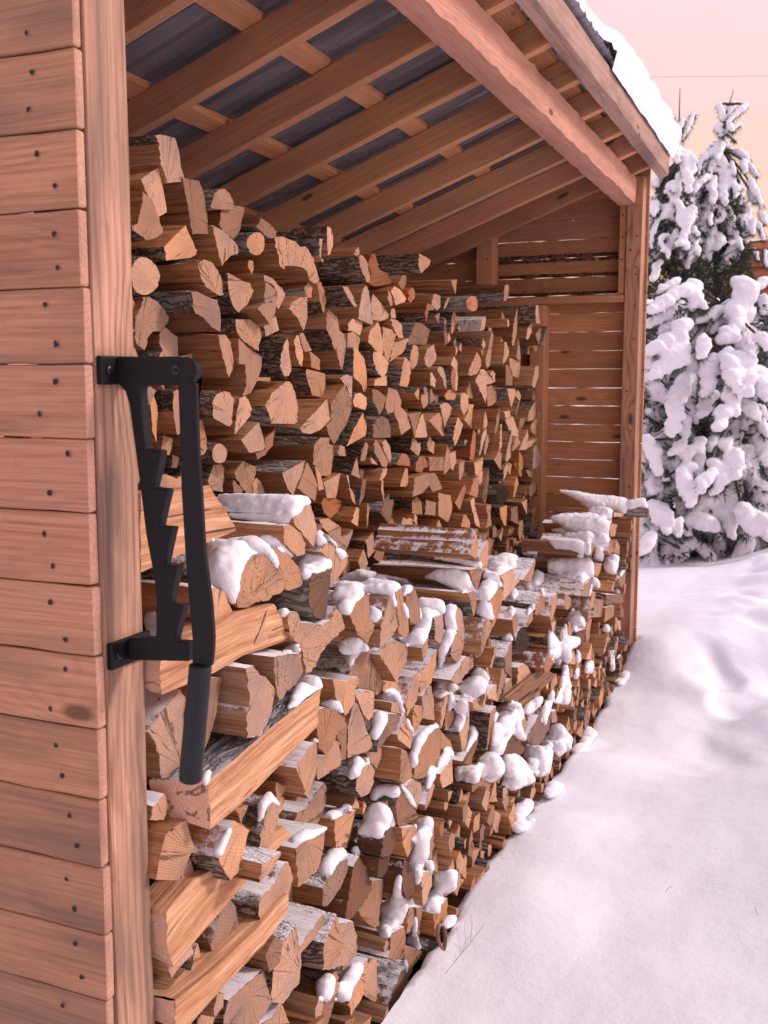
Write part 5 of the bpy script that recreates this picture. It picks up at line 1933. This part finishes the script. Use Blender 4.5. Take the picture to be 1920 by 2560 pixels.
# ================================================================== conifers under snow
def needles(mb, base, axis, n, ln, spread, wid=.0022, tone=1.0):
    ax = np.array(axis, float)
    ax /= np.linalg.norm(ax) + 1e-9
    for _ in range(n):
        d = ax + rng.normal(0, spread, 3)
        d /= np.linalg.norm(d)
        L = ln * rng.uniform(.6, 1.15)
        s = np.cross(d, rng.normal(0, 1, 3))
        s = s / (np.linalg.norm(s) + 1e-9) * wid
        p = np.array(base)
        k = tone * rng.uniform(.55, 1.35)
        mb.add([p - s, p + s, p + d * L], [(0, 1, 2)], M['needle'], [p, p, p], (k, k, k * .95, 0))
def conifer(name, label, cat, group, bough_txt, tile, dmean, dspread, trunk, r_scale, needle_len, fill_n, fill_box, voxel, dens=1.0):
    """boughs: runs of photo pixels with a radius; each bough gets its own distance, a woody core, needles and its load of snow"""
    basep = trunk[0][0]
    T = thing(name, label, cat, tuple(basep), group)
    tb = MB()
    tb.tube([p for p, r in trunk], [r for p, r in trunk], M['trunk'], 9)
    nb = MB()
    sp = []
    tx = np.array([p for p, r in trunk])
    top_mid = tx[len(tx) // 2]
    for ln in bough_txt.strip().split('\n'):
        if ln.startswith('T'):
            q = ln.split()
            o = (float(q[1]), float(q[2]), float(q[3]))
            continue
        for part in ln.split(';'):
            q = part.split()
            if not q:
                continue
            r0 = float(q[0])
            px = [tuple(map(float, w.split(','))) for w in q[1:]]
            dz = dmean + rng.uniform(-dspread, dspread)
            ends = [(o[0] + x / o[2], o[1] + y / o[2]) for x, y in px]
            if len(ends) == 1:
                ends = [ends[0], (ends[0][0] + r0 * .3 / o[2], ends[0][1] + r0 * .5 / o[2])]
            ln_ = sum(math.hypot(b[0] - a[0], b[1] - a[1]) for a, b in zip(ends[:-1], ends[1:]))
            if ln_ < 3.2 * r0 / o[2] and r0 > 30:
                q_ = r0 / o[2]
                cxp = CX + FPX * ((top_mid - CAM) @ Rv) / ((top_mid - CAM) @ Fv)
                sg = 1 if cxp > ends[0][0] else -1
                ends = [(ends[0][0] + sg * q_ * rng.uniform(.5, 1.5), ends[0][1] - q_ * rng.uniform(1.0, 1.7))] + ends + [(ends[-1][0] - sg * q_ * rng.uniform(.1, .7), ends[-1][1] + q_ * rng.uniform(.6, 1.3))]
            pts = [atd(u, v, dz - .10 * k / len(ends)) for k, (u, v) in enumerate(ends)]
            R = r0 / o[2] * dz / FPX * r_scale
            seglen = [np.linalg.norm(b - a) for a, b in zip(pts[:-1], pts[1:])]
            tot = sum(seglen)
            cnt = max(3, int(tot / (R * .42)))
            core = []
            for k in range(cnt + 1):
                s = tot * k / cnt
                i = 0
                while i < len(seglen) - 1 and s > seglen[i]:
                    s -= seglen[i]
                    i += 1
                c = pts[i] + (pts[i + 1] - pts[i]) * min(1, s / seglen[i])
                t = k / cnt
                rr = R * (1 - .38 * t ** 2) * rng.uniform(.70, 1.12) * (.62 + .38 * min(1, 3.2 * t + .2))
                core.append(c + np.array([0, 0, -.45 * rr]))
                sp.append((c + rng.normal(0, .16, 3) * R, (rr * 1.1, rr, rr * .85)))
                # fringe: small fingers of snow at the edge
                for _ in range(3):
                    a = rng.normal(0, 1, 3)
                    a[2] = -abs(a[2]) * .7
                    a /= np.linalg.norm(a)
                    sp.append((c + a * rr * rng.uniform(.7, 1.05), rr * rng.uniform(.22, .45)))
                down = pts[-1] - pts[0]
                down = down / (np.linalg.norm(down) + 1e-9)
                side = np.cross(down, Fv)
                for sgn in (-1, 1):
                    ax = down * .5 + side * sgn * .8 + np.array([0, 0, -.55])
                    needles(nb, c + side * sgn * rr * .55 + Fv * rr * .25, ax, int(5 * dens) + 1, needle_len, .35)
                needles(nb, c + Fv * rr * .4 + np.array([0, 0, -rr * .5]), down + np.array([0, 0, -.6]), int(6 * dens) + 1, needle_len * 1.1, .5)
            tb.tube(core, [R * .22] * len(core), M['trunk'], 6)
            # limb back to the trunk
            q0 = min((core[0], core[-1]), key=lambda q: np.linalg.norm(tx - q, axis=1).min())
            j = int(np.argmin(np.linalg.norm(tx - q0, axis=1)))
            tb.tube([tx[j], (tx[j] + q0) / 2 + np.array([0, 0, .01]), q0], [.016, .012, .009], M['trunk'], 5)
    (u0, v0, u1, v1), (d0, d1) = fill_box
    for _ in range(fill_n):
        u, v = rng.uniform(u0, u1), rng.uniform(v0, v1)
        if len(trunk) > 1 and 'spruce' in name:
            # crown narrows upwards
            cxu = (u0 + u1) / 2
            wmax = (u1 - u0) / 2 * min(1, max(0, (v - v0) / (v1 - v0)) ** .55 + .04)
            u = cxu + rng.uniform(-1, 1) * wmax
        p = atd(u, v, rng.uniform(d0, d1))
        if _ % (11 if 'pine' in name else 22) == 0 and ('pine' in name or v < 640):
            R = rng.uniform(.028, .060) * (1.25 if 'pine' in name else 1)
            dr = np.array([rng.normal(0, .5), rng.normal(0, .3), -1.0])
            for k in range(6):
                rr = R * (1 - .09 * k) * rng.uniform(.8, 1.1)
                c = p + dr * R * .5 * k
                sp.append((c, rr))
                sp.append((c + rng.normal(0, .7, 3) * rr, rr * .45))
                needles(nb, c + np.array([0, 0, -.6 * rr]), dr, 5, needle_len, .45)
        needles(nb, p, (rng.normal(0, .7), rng.normal(0, .7), -.5), 6, needle_len * 1.3, .35, .0045, .7)
    tb.build('trunk', T, angle=60, recalc=False)
    nb.build('crown', T, recalc=False)
    s = blobs(sp, 'snow_load', T, voxel, M['snow'], 0, (.028, .07), soft=3, fine=(.016, .02))
    s['kind'] = 'stuff'
    return T
gz = lambda P: ground_z(P[0], P[1])
P0 = atd(1825, 1180, 9.6)
top = [atd(1580 + x / 4.88, 200 + y / 4.88, 9.6) for x, y in ((1240, 120), (1185, 300), (1130, 500), (1115, 660), (1110, 850))]
root = np.array([top[-1][0], top[-1][1], gz(top[-1]) - .1])
trunkR = [(root, .075), (root * .6 + top[-1] * .4, .06), (root * .25 + top[-1] * .75, .045), (top[-1], .024), (top[-2], .016), (top[-3], .012), (top[-4], .006), (top[0], .003)]
conifer('spruce_tree', 'tall young spruce bowed under snow, its star-shaped leader highest, clear of the roof', 'spruce tree', 'snowy spruces beyond the shed', SPR, None, 9.55, .22, trunkR, 1.12, .06, 5000, ((1700, 360, 1895, 820), (9.45, 10.3)), .013)
top = [atd(1580 + x / 4.88, 200 + y / 4.88, 9.0) for x, y in ((585, 100), (575, 560), (565, 770), (560, 1000))]
root = np.array([top[-1][0], top[-1][1], gz(top[-1]) - .1])
trunkL = [(root, .07), (root * .6 + top[-1] * .4, .055), (root * .25 + top[-1] * .75, .04), (top[-1], .022), (top[-2], .014), (top[-3], .007), (top[0], .003)]
conifer('spruce_tree', 'young spruce bowed under snow, partly hidden behind the eave of the shed', 'spruce tree', 'snowy spruces beyond the shed', SPL_TXT, None, 8.95, .2, trunkL, 1.12, .06, 4200, ((1575, 430, 1790, 900), (8.9, 9.6)), .013)
bt = atd(1800, 760, 7.9)
root = np.array([bt[0], bt[1], gz(bt) - .1])
trunkB = [(root, .06), (root * .5 + bt * .5 + np.array([.08, 0, 0]), .045), (bt, .02)]
conifer('snowy_pine', 'low spreading pine buried under heavy rounded snow, between the shed and the spruces', 'pine tree', None, PINE, None, 7.35, .32, trunkB, 1.5, .07, 5600, ((1560, 760, 1960, 1395), (7.45, 8.5)), .013, 2.2)

# ------------------------------------------------------------------ cabin glimpsed behind the trees, and the wire
cb = atd(1905, 760, 17.0)
CAB = thing('log_cabin', 'red brown wooden building glimpsed behind the snowy spruces', 'cabin', (float(cb[0]), float(cb[1]), 0))
b = MB()
x0, y0 = cb[0], cb[1]
for k in range(20):
    z = -.1 + k * .17
    b.tube([(x0 - .75, y0, z), (x0 + 5, y0 + .5, z)], .088, M['cabin'], 12)
b.build('wall', CAB, angle=60)
b = MB()
b.box((x0 - 1.0, y0 - .5, 3.30), (x0 + 5.2, y0 + 3.5, 3.40), M['cabin'], 0)
rf_ = b.build('roof', CAB, bevel=.01)
b = MB()
b.box((x0 + .45, y0 - .06, 1.0), (x0 + .53, y0 - .02 + .05, 3.25), M['cabin'], 2)
b.build('door_frame', CAB)
sn = [((x0 - 1 + i * .2, y0 - .42 + j * .4, 3.46), (.24, .34, .13 + .03 * rng.random())) for i in range(32) for j in range(10)]
blobs(sn, 'roof_snow', rf_, .05, M['snow'], 0, None)
wb = MB()
pa, pb = atd(1400, 190, 24), atd(2300, 178, 26)
wb.tube([pa + (pb - pa) * t + np.array([0, 0, -.25 * 4 * t * (1 - t) * .25]) for t in np.linspace(0, 1, 24)], .008, M['wire'], 6)
w_ = wb.build('overhead_wire', None, tuple(pa))
tag(w_, 'single thin wire strung across the pink sky above the spruces', 'wire')
